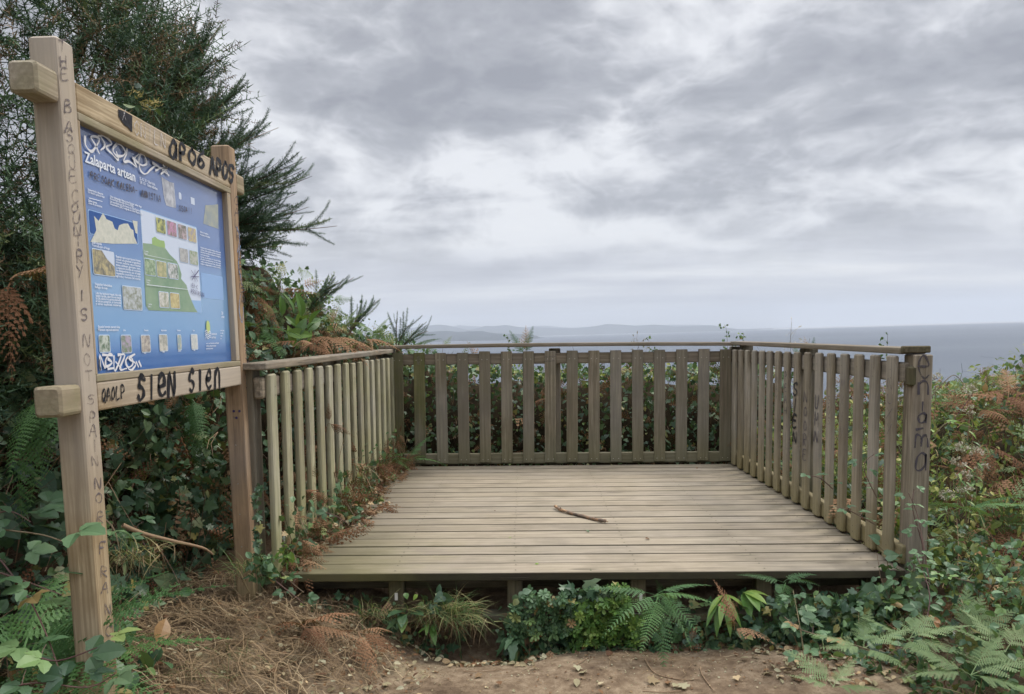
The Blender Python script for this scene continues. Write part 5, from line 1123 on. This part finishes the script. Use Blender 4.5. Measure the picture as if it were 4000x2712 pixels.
a = Acc(); leafcloud(a, [OVATE, OVAL, SERR, TRI], fgpts(3600, h=.24), .036, .9); leafcloud(a, [OVATE, SERR], near_deck(420, .7, 1.25), .036, .6, np.array((0, -.6, 0))); a.build('leaves', M['bramble'], fg)
a = Acc(); leafcloud(a, [IVY, HEART], fgpts(700, h=.1), .044, .9); leafcloud(a, [IVY, HEART], near_deck(260, .5, 1.22), .036, .6, np.array((0, -.6, 0))); a.build('leaves', M['ivy'], fg)
a = Acc(); leafcloud(a, LOWF, fgpts(130, h=.2), .14, .9); a.build('fronds', M['bracken'], fg)
a = Acc(); leafcloud(a, LOWD, fgpts(320, h=.07), .18, .8); a.build('dead_fronds', M['dead'], fg)
a = Acc(); grasses(a, fgpts(900, h=.05), .14, .6, .4+.6*RNG.random(900)[:0] if False else None); a.build('grass_blades', M['grass'], fg)
a = Acc(); twigs(a, fgpts(500, h=.14), 380, .22, .002, 1, .2); a.build('twigs', M['twig'], fg)
ferns_at([(2195, 1440, -.55, .48, 'b', [(38, 42), (12, 30), (60, 55), (-30, 25)], 'arching pale bracken frond at the right edge below the slope'),
          (1960, 1470, -.65, .44, 'b', [(165, 22), (-165, 18), (20, 25), (60, 30), (-70, 10)], 'pale green bracken spreading at the middle of the right foreground'),
          (2060, 1450, -.6, .42, 'b', [(0, 22), (35, 30), (-40, 10), (150, 30), (-90, 10)], 'bracken between the two larger ones in the right foreground'),
          (2200, 1530, -.85, .46, 'b', [(0, 25), (40, 30), (-40, 10), (140, 25), (170, 10)], 'lowest bracken in the bottom right corner'),
          (2280, 1480, -.7, .42, 'b', [(170, 35), (20, 40), (100, 50), (-140, 20)], 'feathery bracken at the right edge near the bottom corner'),
          (1890, 1560, -.8, .34, 'b', [(170, 25), (120, 40), (40, 30), (-20, 15)], 'small bracken at the bottom edge where the path ends'),
          (1490, 1350, -.12, .30, 'f', [(-60, 5), (-110, -10), (170, 20), (-20, 15), (-80, 30), (20, 20), (-140, 10), (-40, -20), (-95, -35)], 'lush hanging fern under the platform edge, right of centre'),
          (1780, 1322, -.12, .20, 'f', [(-60, 30), (170, 25), (-110, 10), (20, 30)], 'small fern reaching over the platform edge near the right support'),
          (1665, 1430, -.25, .22, 'd', [(80, 75), (-60, 40), (-110, 50)], 'upright yellowing fern frond by the leaf litter'),
          (985, 1510, -.55, .01, 'd', [(0, 10)], 'tiny brown fern scrap on the path') if False else (690, 1420, -.35, .30, 'd', [(60, 15), (100, 10), (-60, 10), (150, 10), (-10, 5)], 'dry brown bracken lying below the left end of the platform'),
          (815, 1435, -.3, .22, 'd', [(60, 5), (-20, 0), (-60, 0), (150, 5)], 'curled brown bracken scrap on the soil under the platform')])
canes([([(2085, 1350, -.1), (2095, 1250, -.08), (2072, 1160, -.07), (2074, 1110, -.06)], .042, .045, 'bramble', 'bramble climbing the right end post'),
       ([(2110, 1330, -.25), (2085, 1180, -.12), (2062, 1120, -.1)], .038, .05, 'bramble', 'reddish bramble cane crossing in front of the right post'),
       ([(2095, 1440, -.45), (2110, 1350, -.35), (2080, 1260, -.2)], .05, .06, 'bramble', 'thick thorny cane at the foot of the right post'),
       ([(1890, 1110, .3), (1860, 1085, .25), (1830, 1080, .25)], .05, .05, 'bramble', 'bramble tip poking through the right railing at mid height'),
       ([(1990, 1130, .12), (1960, 1060, .1), (1985, 1030, .1)], .04, .05, 'bramble', 'curling bramble through the last pickets of the right railing'),
       ([(1985, 1190, .12), (1930, 1160, .1), (1895, 1150, .12)], .04, .05, 'bramble', 'bramble runner crossing low on the right railing'),
       ([(1990, 1480, -.55), (1890, 1450, -.5), (1820, 1430, -.45), (1780, 1400, -.4)], .06, .05, 'bramble', 'bramble runner with round leaves in front of the path edge'),
       ([(1830, 1520, -.5), (1815, 1420, -.4), (1800, 1340, -.25)], .045, .05, 'bramble', 'bramble rising toward the right support of the platform'),
       ([(2120, 1500, -.6), (2050, 1470, -.6), (2000, 1500, -.6)], .06, .05, 'bramble', 'dark bramble runner among the right foreground bracken'),
       ([(2240, 1330, -.2), (2160, 1310, -.2), (2110, 1290, -.2)], .06, .05, 'bramble', 'bramble with broad dull leaves right of the post foot')])
# big heart-shaped climber leaves at the platform's right corner
o = plant('climbing_vine', D(2030, 1340, -.06), 'vine with large smooth heart shaped leaves at the right front corner of the platform', 'vine'); O_ = D(2030, 1340, -.06)
a = Acc(); a.put(*tube(np.array([D(u, v, -.07)-O_ for u, v in ((2030, 1345), (2018, 1300), (2010, 1255), (1990, 1235))]), .0025, .0018, 4), rnd=.9); a.put(*tube(np.array([D(u, v, -.07)-O_ for u, v in ((2030, 1345), (2060, 1310), (2075, 1290))]), .0025, .0018, 4), rnd=.9); a.build('stem', M['cane'], o)
for u, v, az, s_ in ((1995, 1228, 2.4, .055), (2010, 1262, .2, .06), (2022, 1296, -1.8, .05), (2062, 1325, .9, .08), (1990, 1340, 3.6, .10), (2020, 1345, 2.9, .09), (2075, 1350, .1, .09), (2085, 1310, .9, .06)):
    a = Acc(); a.scatter(HEART, D(u, v, -.09)-O_, np.array((math.cos(az), -.15, math.sin(az)*.8)), np.array((.1, -.8, .6)), s_, .55+.3*RNG.random(1)); a.build('leaf', M['ivy'], o)

# ================================================================ under the platform's front edge
def clear(P, O=np.zeros(3)):      # keep the faces of the support posts free of leaves
    W = P+O; bad = np.zeros(len(P), bool)
    for x, zl in ((-.475, -.13), (.10, -.19), (.685, -.24)): bad |= (np.abs(W[:, 0]-x) < .062) & (W[:, 2] > zl)
    return P[~bad]
def clump(name, u0, u1, v0, v1, y, tpls, n, size, mat, label, cat, up=.5, out=(0, -.7, .3), root=(0, 0)):
    c = D((u0+u1)/2, v1, y); o = plant(name, c, label, cat); a = Acc(); k = int(n)
    P = np.array([D(RNG.uniform(u0, u1), RNG.uniform(v0, v1), y-RNG.uniform(0, .07)) for _ in range(k)]); P = (P if cat == 'weed' else (clear if name == 'rosette_plant' else (lambda q: q))(P[P[:, 2] < -.058-.0202*P[:, 0]]))-c
    leafcloud(a, tpls, P, size, up, np.array(out, float)); a.build('leaves', M[mat], o)
    s_ = Acc(); 
    for q in P[::3]: s_.put(*strip([q, q*.55+np.array((0, .03, 0)), q*.2+np.array((0, .05, -.02))], .0028, .002), rnd=.3)
    s_.build('stems', M['twig'], o); return o
clump('rosette_plant', 1160, 1310, 1350, 1450, -.02, [ROSETTE], 230, .027, 'bramble', 'dense clump of dull green leaf rosettes hanging under the platform, left half', 'plant')
clump('rosette_plant', 1300, 1455, 1365, 1465, -.02, [ROSETTE], 250, .024, 'bright', 'bright green clump of small leaf rosettes under the middle of the platform', 'plant')
clump('rosette_plant', 1380, 1470, 1330, 1390, -.02, [ROSETTE], 70, .027, 'bright', 'upper group of rosettes right beside the third support', 'plant')
clump('ivy_trail', 1270, 1400, 1325, 1375, .0, [IVY], 70, .045, 'ivy', 'dark ivy leaves hanging behind the rosettes under the platform', 'ivy')
clump('ivy_trail', 960, 1010, 1350, 1400, -.03, [HEART, OVATE], 26, .042, 'ivy', 'ivy sprig growing up over the leftmost visible support', 'ivy')
clump('pennywort', 1165, 1200, 1335, 1365, -.02, [OVAL], 8, .040, 'ivy', 'few round pennywort leaves left of the second support', 'plant')
clump('nettle', 910, 955, 1325, 1350, -.05, [OVAL], 14, .026, 'bright', 'small round leaved sprig just beneath the platform edge', 'plant')
bkc = tag(plant('ground_cover', (.3, .02, -.3), 'tangle of tiny leaves, roots and dry stems covering the soil bank under the platform edge', 'ground cover'), kind='stuff'); O_ = np.array((.3, .02, -.3))
def bpts(n, x0=-1.45, x1=1.3, gaps=True):
    x = RNG.uniform(x0, x1, n)
    if gaps: k = RNG.random(n) < np.where((x > -.80) & (x < -.55), .08, np.where(x < -.6, .45, 1)); x = x[k]
    n = len(x); t = RNG.random(n); y = .06-.13*t; g = G(x, y); z = np.maximum(g+.01, g+(-.10-.0202*x-g)*(1-t)*RNG.random(n)); return clear(np.column_stack([x, y, z]))-O_
a = Acc(); leafcloud(a, [OVATE, OVAL, IVY], bpts(1500), .026, .6, np.array((0, -.7, .2))); a.build('leaves', M['bramble'], bkc)
a = Acc(); leafcloud(a, [IVY, HEART], bpts(500), .034, .6, np.array((0, -.7, .2))); a.build('ivy_leaves', M['ivy'], bkc)
a = Acc(); leafcloud(a, LOWF+[FERNS[0]], bpts(60, .1, 1.3), .13, .4, np.array((0, -.8, 0))); a.build('fronds', M['fern'], bkc)
a = Acc(); leafcloud(a, LOWD, bpts(90), .11, .4, np.array((0, -.8, 0))); a.build('dead_fronds', M['dead'], bkc)
a = Acc(); twigs(a, bpts(400), 420, .10, .0012, 1, -.1, None); a.build('twigs', M['twig'], bkc)
def straps(name, u, v, y, n, L, mat, label, cat, az0=-150, az1=-30, el0=-10, el1=60, tpl=None):
    c = D(u, v, y); o = plant(name, c, label, cat)
    for k in range(n):
        a = Acc(); az = R(RNG.uniform(az0, az1)); el = R(RNG.uniform(el0, el1)); a.scatter(tpl or STRAP, rdir(1)*.012, np.array((math.cos(az)*math.cos(el), math.sin(az)*math.cos(el), math.sin(el))), UPV, L*RNG.uniform(.7, 1.1)); a.build('leaf', M[mat], o)
    return o
straps('hart_tongue_fern', 1640, 1355, -.02, 11, .15, 'bright', 'hart tongue fern with long glossy strap leaves under the right part of the platform', 'fern', -170, -10, -30, 40, t_leaf(.22, 6, .2, .6))
straps('hart_tongue_fern', 1690, 1345, -.02, 5, .13, 'bright', 'light green strap leaves beside the right support', 'fern', -100, -10, -10, 40, t_leaf(.4, 6, .2, .5))
straps('dock_plant', 920, 1395, -.06, 6, .10, 'bramble', 'broad leaved weed under the left end of the platform', 'plant', -160, -20, -10, 40, t_leaf(.45, 6, .2, .4))
straps('dandelion', 1165, 1450, -.08, 9, .10, 'bramble', 'rosette of jagged drooping leaves at the edge of the soil pit', 'plant', -170, 0, -50, 20, t_leaf(.34, 8, .2, .7, serr=.5))
straps('dock_plant', 975, 1420, -.08, 4, .08, 'bright', 'bright single weed with pointed leaves near the leftmost support', 'plant', -140, -40, -20, 40, t_leaf(.36, 6, .2, .5))
def tuft(u, v, y, n, L, label, dead=.35, wd=.05, name='grass_tuft'):
    c = D(u, v, y); o = plant(name, c, label, 'grass tuft'); P = RNG.normal(size=(n, 3))*np.array((wd, .025, .012)); r_ = RNG.random(n); r_ = np.where(r_ < dead, .85+.15*RNG.random(n), r_*.7)
    a = Acc(); k = RNG.integers(0, 3, n); d = norm(RNG.normal(size=(n, 3))*np.array((.8, .4, .5))+np.array((0, -.35, .75))); l = L*RNG.uniform(.5, 1.2, n)
    for j in range(3): m_ = k == j; a.scatter(BLADE[j], P[m_], d[m_], rdir(int(m_.sum()))*.3+UPV, l[m_], r_[m_])
    a.build('blades', M['grass'], o)
    a = Acc(); n2 = int(n*dead); d = norm(RNG.normal(size=(n2, 3))*np.array((.5, .2, .3))+np.array((0, -.5, -.6))); a.scatter(BLADE[1], P[:n2], d, rdir(n2), L*RNG.uniform(.5, 1.1, n2)); a.build('dry_blades', M['straw'], o)
tuft(1010, 1385, -.05, 260, .15, 'big overhanging tuft of green and straw coloured grass at the soil bank', .5, .07)
tuft(1045, 1400, -.07, 160, .14, 'right half of the overhanging grass, greener blades', .35, .05)
tuft(860, 1390, -.05, 90, .12, 'thin grass tuft under the left end of the platform', .4, .05)
tuft(560, 1290, -.30, 90, .11, 'green weeds and grass at the foot of the far sign post', .2, .04)
for (u, v, y, n, L, lb) in ((520, 1400, -.55, 50, .08, 'small green grass tuft in the straw between the posts'), (380, 1490, -.75, 60, .08, 'green grass tuft in the straw near the bottom of the tall post'), (600, 1520, -.6, 40, .07, 'sparse green grass at the lower edge of the straw'), (470, 1545, -.75, 50, .07, 'mossy grass at the bottom edge below the straw')):
    g_ = D(u, v, y); g_[2] = float(G(g_[0], g_[1])); q = g_-CAM; tuft(PPX/1.7212+F/1.7212*np.dot(q, RGT)/np.dot(q, FWD), PPY/1.7212-F/1.7212*np.dot(q, UP)/np.dot(q, FWD), y, n, L, lb, .2, .05)
tuft(300, 1255, -.9, 90, .12, 'pale dry grass tuft on the bank behind the sign', .7, .06)
# left corner of the platform
clump('weed', 568, 622, 1258, 1312, -.30, [LANCE, OVATE], 120, .034, 'bramble', 'leafy weed at the foot of the far sign post', 'weed')
clump('weed', 634, 660, 1235, 1280, -.02, [LANCE, OVATE], 34, .030, 'bright', 'bright leafy weed against the second picket of the left railing', 'weed')
o = plant('ivy_trail', D(582, 1280, -.18), 'ivy trail climbing the gap between the sign post and the left railing', 'ivy'); c = D(582, 1280, -.18); a = Acc()
P = np.array([D(RNG.uniform(578, 590), v, -.20)-c for v in np.linspace(1100, 1280, 40)]); leafcloud(a, [IVY], P, .028, .2, np.array((.4, -1, 0))); a.build('leaves', M['ivy'], o); a = Acc(); a.put(*tube(P[::4], .002, .002, 4), rnd=.4); a.build('stem', M['twig'], o)
canes([([(640, 1300, -.22), (665, 1325, -.22), (690, 1345, -.24)], .045, .04, 'bramble', 'bramble sprig with pale leaves at the left front corner of the platform'),
       ([(600, 1300, -.3), (640, 1330, -.3), (690, 1370, -.3)], .045, .05, 'bramble', 'second bramble sprig creeping below the platform corner'),
       ([(770, 1110, 1.0), (800, 1165, .8), (830, 1200, .8)], .04, .05, 'bramble', 'bramble creeping onto the deck from the left railing'),
       ([(660, 1110, .6), (730, 1120, .8), (800, 1150, 1.0)], .04, .05, 'bramble', 'bramble crossing in front of the middle left pickets'),
       ([(720, 1160, .35), (760, 1170, .35), (790, 1190, .35)], .05, .05, 'bramble', 'bramble with broad leaves lying on the boards by the left railing')])
def deadhang(lst):
    for u, v, y, L, label in lst:
        loc = D(u, v, y); o = plant('dead_bracken', loc, label, 'bracken')
        for k in range(3):
            a = Acc(); a.scatter(DEADF[k % 3], np.zeros(3), norm(np.array((RNG.uniform(-.4, 1), -.3, -.8+.7*k))), np.array((.5, -.6, .2)), L*RNG.uniform(.7, 1.1)); a.build('frond', M['dead'], o)
deadhang([(690, 1070, .75, .17, 'rusty bracken hanging on the fifth and sixth left pickets'), (680, 1110, .55, .2, 'curled bracken string hanging down the fourth left picket'), (745, 960, .95, .17, 'dry bracken frond caught across the left pickets at mid height'),
          (765, 1090, 1.2, .16, 'small rusty bracken between the middle left pickets'), (905, 985, 2.75, .10, 'dry sprig caught on the first back picket'), (640, 1180, .35, .18, 'withered bracken low behind the second left picket')])
# drift of dead bracken and leaves along the left side of the deck
dr = tag(plant('leaf_drift', (-1.4, 1.2, .03), 'drift of rusty dead bracken and leaves along the left railing on the boards', 'leaf drift'), kind='stuff'); O_ = np.array((-1.4, 1.2, .03))
def dpts(n, w_=.20, h=.07):
    y = 2.8*RNG.random(n)**.9+.02; x0 = -1.545+.03*y; ww = w_*(.45+.45*vn(np.stack([y*3.3, y*0], -1), 81)+.35*np.exp(-((y-1.05)/.25)**2)+.2*sstep(y, 2., 2.8)); t = RNG.random(n)**1.6; x = x0+np.abs(ww)*t; return np.column_stack([x, y, .004+.0202*1.5+h*(1-t)*RNG.random(n)])-O_
a = Acc(); leafcloud(a, LOWD, dpts(430, .34), .11, .9); leafcloud(a, LOWD+[DEADF[0]], dpts(130, .14, .34), .15, .4); a.build('dead_fronds', M['dead'], dr)
a = Acc(); leafcloud(a, [OVATE, IVY], dpts(420, .28), .032, .8); a.build('leaves', M['litter'], dr)
a = Acc(); leafcloud(a, [IVY, OVATE, SERR], dpts(420, .20, .12), .036, .7); leafcloud(a, [IVY, OVATE, SERR], dpts(330, .12, .36), .036, .4, np.array((.4, -.5, 0))); a.build('green_leaves', M['bramble'], dr)
a = Acc(); twigs(a, dpts(200), 260, .12, .0015, 1, .05); twigs(a, dpts(200, .1, .3), 120, .25, .0018, 1, .4); a.build('twigs', M['twig'], dr)

# ================================================================ foreground, left
fl_ = plant('undergrowth', (-2., -1., 0), 'leafy bramble undergrowth at the foot of the tall sign post', 'undergrowth'); tag(fl_, kind='stuff'); O_ = np.array((-2., -1., 0))
def flp(n, h=.25):
    x = RNG.uniform(-2.5, -1.76, n); y = RNG.uniform(-1.9, -.7, n); t = RNG.random(n); return np.column_stack([x, y, G(x, y)+.02+h*t*sstep(-x, 1.6, 2.1)])-O_
a = Acc(); leafcloud(a, [SERR, OVATE], flp(520), .065, .9, np.array((.3, -.3, 0))); a.build('leaves', M['bramble'], fl_)
a = Acc(); leafcloud(a, [IVY], flp(260, .1), .055, .9); a.build('ivy_leaves', M['ivy'], fl_)
a = Acc(); twigs(a, flp(200), 160, .25, .0022, 1, .2); a.build('twigs', M['twig'], fl_)
canes([([(-60, 1195, -1.35), (30, 1205, -1.35), (100, 1215, -1.35), (150, 1232, -1.35)], .085, .055, 'bramble', 'long bramble reaching across the tall sign post'),
       ([(-20, 1245, -1.3), (60, 1350, -1.35), (105, 1440, -1.4), (140, 1540, -1.45)], .085, .075, 'bramble', 'red brown bramble cane slanting down to the bottom left corner'),
       ([(-40, 1180, -1.1), (20, 1160, -1.1), (70, 1185, -1.1)], .09, .05, 'bramble', 'dark bramble leaves at the left edge beside the post'),
       ([(0, 1300, -1.35), (60, 1320, -1.35), (140, 1350, -1.4)], .08, .06, 'bramble', 'bramble leaves overlapping the lower part of the tall post'),
       ([(60, 1480, -1.5), (130, 1500, -1.5), (220, 1470, -1.5)], .075, .055, 'bramble', 'bramble sprig crossing the foot of the tall sign post'),
       ([(240, 1250, -.7), (300, 1200, -.7), (330, 1240, -.7)], .07, .05, 'bramble', 'bramble leaves between the two sign posts near the ground'),
       ([(240, 1180, -.8), (262, 1210, -.85), (280, 1300, -.9)], .07, .05, 'bramble', 'bramble hugging the right side of the tall post'),
       ([(20, 1560, -1.55), (90, 1550, -1.55), (200, 1560, -1.55), (260, 1530, -1.55)], .07, .05, 'ivy', 'ivy strand at the very bottom beside the tall post')])
# straw, twigs and litter on the ground
st_ = tag(plant('straw', (-1.5, -.5, -.2), 'matted dry straw and grass on the slope below the sign', 'straw'), kind='stuff'); O_ = np.array((-1.5, -.5, -.2))
def gp(n, x0, x1, y0_, y1_, fn=None):
    x = RNG.uniform(x0, x1, n); y = RNG.uniform(y0_, y1_, n)
    if fn is not None: k = RNG.random(n) < fn(x, y); x = x[k]; y = y[k]
    return x, y
sf = lambda x, y: np.clip(sstep(-x+.22*vn(np.stack([x, y], -1), 5, .9)+.10*y, .95, 1.4), 0, 1)
def strands(acc, x, y, L, w_, lift=.03):
    n = len(x); az = RNG.uniform(0, 6.283, n); l = L*RNG.uniform(.4, 1.3, n); b = RNG.normal(size=n)*.9; m_ = 5; t = np.linspace(-.5, .5, m_)
    aa = az[:, None]+b[:, None]*t; X = x[:, None]+np.cos(aa)*t*l[:, None]; Y = y[:, None]+np.sin(aa)*t*l[:, None]
    Z = G(X, Y)+.004+lift*RNG.random((n, 1))*(1-(2*t)**2*.6)+.01*RNG.random((n, m_)); tx = -np.sin(aa)*w_/2*RNG.uniform(.5, 1.3, (n, 1)); ty = np.cos(aa)*w_/2
    A = np.stack([X-tx, Y-ty, Z], -1); B = np.stack([X+tx, Y+ty, Z+.0006], -1); V = np.stack([A, B], 2).reshape(-1, 3)
    i = (np.arange(n)[:, None]*m_+np.arange(m_-1)[None])*2; Q = np.stack([i, i+1, i+3, i+2], -1).reshape(-1, 4); return V, Q, np.repeat(RNG.random(n), m_*2)
x, y = gp(7500, -2.3, -.5, -1.3, .12, sf); V, Q, r_ = strands(None, x, y, .10, .0022); a = Acc(); a.put(V-O_, Q, r_)
x, y = gp(1800, -2.3, -.5, -1.3, .12, sf); V, Q, r_ = strands(None, x, y, .24, .0032, .05); a.put(V-O_, Q, .5+.5*r_)
x, y = gp(900, -1.2, 1.6, -.5, .1, lambda x, y: .5+0*x); V, Q, r_ = strands(None, x, y, .06, .0018, .006); a.put(V-O_, Q, r_); a.build('strands', M['straw'], st_)
lt = tag(plant('leaf_litter', (0, -.3, -.33), 'small leaf scraps and crumbs strewn over the path', 'leaf litter'), kind='stuff'); O_ = np.array((0, -.3, -.33))
def lay(x, y, size, tp, acc, rr_=None, tilt=.35, lift=.006):
    n = len(x); P = np.column_stack([x, y, G(x, y)+lift]); az = RNG.uniform(0, 6.283, n); acc.scatter(tp, P-O_, np.column_stack([np.cos(az), np.sin(az), 0*az]), UPV+tilt*rdir(n), size*RNG.uniform(.5, 1.3, n), rr_)
a = Acc()
x, y = gp(650, -1.5, 2.0, -.55, .05, lambda x, y: .45+.55*sstep(x, .3, 1.0)); lay(x, y, .014, OVATE, a, .75*RNG.random(len(x))); lay(*gp(500, -1.2, 2., -.55, .05), .009, OVAL, a); lay(*gp(520, .55, 1.6, -.55, -.02), .032, OVATE, a, tilt=.6, lift=.012)
lay(*gp(120, -.75, -.35, -.25, -.1), .035, OVATE, a, tilt=.7, lift=.012); lay(*gp(520, -2., -.8, -1.0, .0), .028, OVATE, a, tilt=.6, lift=.025); a.build('scraps', M['litter'], lt)
a = Acc(); x, y = gp(260, -1.3, 1.9, -.55, .0); P = np.column_stack([x, y, G(x, y)]); ico = np.array([(0, 0, 1), (1, 0, 0), (0, 1, 0), (-1, 0, 0), (0, -1, 0), (0, 0, -1.)]), np.array([(0, 1, 2), (0, 2, 3), (0, 3, 4), (0, 4, 1), (5, 2, 1), (5, 3, 2), (5, 4, 3), (5, 1, 4)])
a.scatter(ico, P-O_, rdir(len(x)), rdir(len(x)), RNG.uniform(.002, .007, len(x)), .3+.5*RNG.random(len(x))); a.build('pebbles', M['litter'], lt)
# single fallen leaves, each its own thing
k = 0
for (u, v, s_, r_, tp) in [(1200/2.251+1000, 2012+1150/2.251, .055, .25, IVY)]+[(RNG.uniform(1100, 3050), RNG.uniform(2440, 2700), RNG.uniform(.028, .05), RNG.random(), None) for _ in range(48)]:
    g_ = at_z(u, v, -.35)
    for _ in range(6): g_ = at_z(u, v, float(G(g_[0], g_[1]))+.008)
    if k == 0: g_ = at_z(1585, 2520, float(G(-.8, -.2)))
    o_ = Acc(); o_.scatter([OVATE, SERR, IVY, OVAL][RNG.integers(0, 4)] if tp is None else tp, np.zeros(3), norm(rdir(1)*np.array((1, 1, .1))), UPV+.4*rdir(1)[0], s_, np.array([r_])); ob = o_.build('fallen_leaf', M['litter'])
    ob.location = tuple(float(q) for q in g_+np.array((0, 0, .006))); k += 1
    if k == 1: tag(ob, 'largest reddish fallen leaf on the bare soil below the grass tuft', 'leaf')
    else: tag(ob, 'dry fallen leaf lying on the earth path below the platform', 'leaf', 'fallen leaves on the earth path')
for (u, v, s_, r_, mt, lb) in ((930, 2012, .05, .5, 'litter', ''), (1936, 1996, .022, .05, 'litter', 'small curled dark leaf on the boards left of the stick'), (1990, 2098, .022, .9, 'bright', 'tiny bright green leaf on the boards below the stick'), (2289, 2071, .028, .7, 'ivy', 'grey green leaf on the boards just below the stick'),
                               (2520, 2104, .03, .1, 'litter', 'dark leaf stuck in a gap on the right of the boards'), (1275, 2180, .035, .05, 'litter', 'dark curled leaf near the left front of the boards'), (1827, 1831, .03, .9, 'litter', 'pale leaf at the back edge of the boards'), (2722, 1827, .03, .2, 'litter', 'brown leaf at the back right of the boards'), (2105, 2250-48, .02, .9, 'bright', 'bright seedling in the gap behind the front board')):
    if not lb: continue
    g_ = at_z(u, v, .012-.0202*((u-2000)/1400)); o_ = Acc(); o_.scatter(OVATE, np.zeros(3), norm(rdir(1)*np.array((1, 1, .1))), UPV+.5*rdir(1)[0], s_, np.array([r_])); ob = o_.build('fallen_leaf', M[mt]); ob.location = tuple(float(q) for q in g_); tag(ob, lb, 'leaf')
# twigs on the ground
for pts, lb, r0 in (([(1083, 2608), (1125, 2600), (1165, 2573)], 'thin pale twig on the path, left of centre', .003), ([(1265, 2660), (1290, 2640), (1310, 2622)], 'short forked twig on the path near the bottom', .003), ([(1575, 2650), (1595, 2620), (1608, 2595)], 'straight reddish twig on the path', .002),
                    ([(1810, 2622), (1880, 2624), (1960, 2615)], 'long straw stem lying by the soil pit', .0022), ([(2250, 2598), (2280, 2580), (2296, 2566)], 'pale twig in the middle of the path', .0022), ([(2520, 2575), (2560, 2630), (2660, 2655), (2735, 2652)], 'long curved brown stem at the edge of the leaf litter', .0028),
                    ([(2735, 2605), (2745, 2640), (2790, 2700)], 'bent straw coloured stem among the litter', .0028), ([(2510, 2700), (2590, 2704), (2660, 2698)], 'pale stem at the bottom edge of the path', .0025)):
    P = []
    for (u, v) in pts:
        g_ = at_z(u, v, -.34)
        for _ in range(6): g_ = at_z(u, v, float(G(g_[0], g_[1]))+.006)
        P.append(g_)
    P = np.array(P); Q_ = smooth_path(P, 4) if len(P) > 2 else P; a = Acc(); a.put(*tube(Q_-P[0], r0, r0*.6, 5), rnd=.85); ob = a.build('twig', M['twig'], smooth=True); ob.location = tuple(float(q) for q in P[0]); tag(ob, lb, 'twig')
P = np.array([at_y(q[0], q[1], q[2]) for q in ((478, 2052, -.75), (560, 2085, -.7), (680, 2115, -.6), (790, 2140, -.5), (830, 2165, -.45))]); a = Acc(); Q_ = smooth_path(P, 4); a.put(*tube(Q_-P[0], .009, .004, 7), rnd=.85)
ob = a.build('fallen_branch', M['twig'], smooth=True); ob.location = tuple(float(q) for q in P[0]); tag(ob, 'bare tan branch lying on the bank between the sign posts', 'branch')
# the stick on the boards
P = np.array([at_z(u, v, z) for u, v, z in ((2168, 1977, .020), (2192, 1992, .018), (2250, 2010, .012), (2310, 2025, .010), (2350, 2033, .012), (2368, 2035, .014))]); P = smooth_path(P, 5); c = P[0].copy()
T = norm(np.gradient(P, axis=0)); a_ = norm(np.cross(T, UPV)); b_ = np.cross(T, a_); n = len(P); V = []
for i in range(n):
    rr0 = .0095*(1+.14*math.sin(i*1.7)+.10*math.sin(i*3.1+1))*(.85 if i < 3 else 1)*(.7 if i == n-1 else 1)
    for j in range(9): q = 6.2832*j/9; rj = rr0*(1+.10*math.sin(j*2.3+i)); V.append(P[i]-c+rj*(math.cos(q)*a_[i]+math.sin(q)*b_[i]))
Q = [(i*9+j, i*9+(j+1) % 9, (i+1)*9+(j+1) % 9, (i+1)*9+j) for i in range(n-1) for j in range(9)]
m, N = new_mat('peeling_bark'); o3 = N.add('ShaderNodeTexCoord').outputs['Object']; n1 = N.noise(o3, 22, 5, .65).outputs[0]; n2 = N.noise(o3, 160, 4, .6).outputs[0]
col = N.ramp(n1, [(.38, (.10, .075, .055)), (.48, (.19, .14, .10)), (.56, (.30, .17, .09)), (.68, (.48, .33, .19))]); bp = N.add('ShaderNodeBump', {'Height': N.math('ADD', n1, N.math('MULTIPLY', n2, .5)), 'Strength': .7, 'Distance': .004})
finish(N, N.add('ShaderNodeBsdfPrincipled', {'Base Color': col, 'Roughness': .8, 'Normal': bp.outputs[0]}))
sk = empty('stick', tuple(float(q) for q in c)); tag(sk, 'broken stick with peeling bark lying on the boards', 'stick')
a = Acc(); a.put(V, Q, .5); a.T.append(np.array([(0, k+1, k) for k in range(1, 8)]+[((n-1)*9, (n-1)*9+k, (n-1)*9+k+1) for k in range(1, 8)])); a.M.append(np.zeros(14, int)); a.build('bark', m, sk, smooth=True)
a = Acc(); q = P[-1]-c; a.put(*tube([q-T[-1]*.004, q+T[-1]*.006+b_[-1]*.003, q+T[-1]*.014+b_[-1]*.004], .005, .002, 5), rnd=1.); q = P[5]-c; a.put(*tube([q, q+UPV*.016+a_[5]*.004], .004, .003, 5), rnd=.6); a.build('stubs', M['twig'], sk)
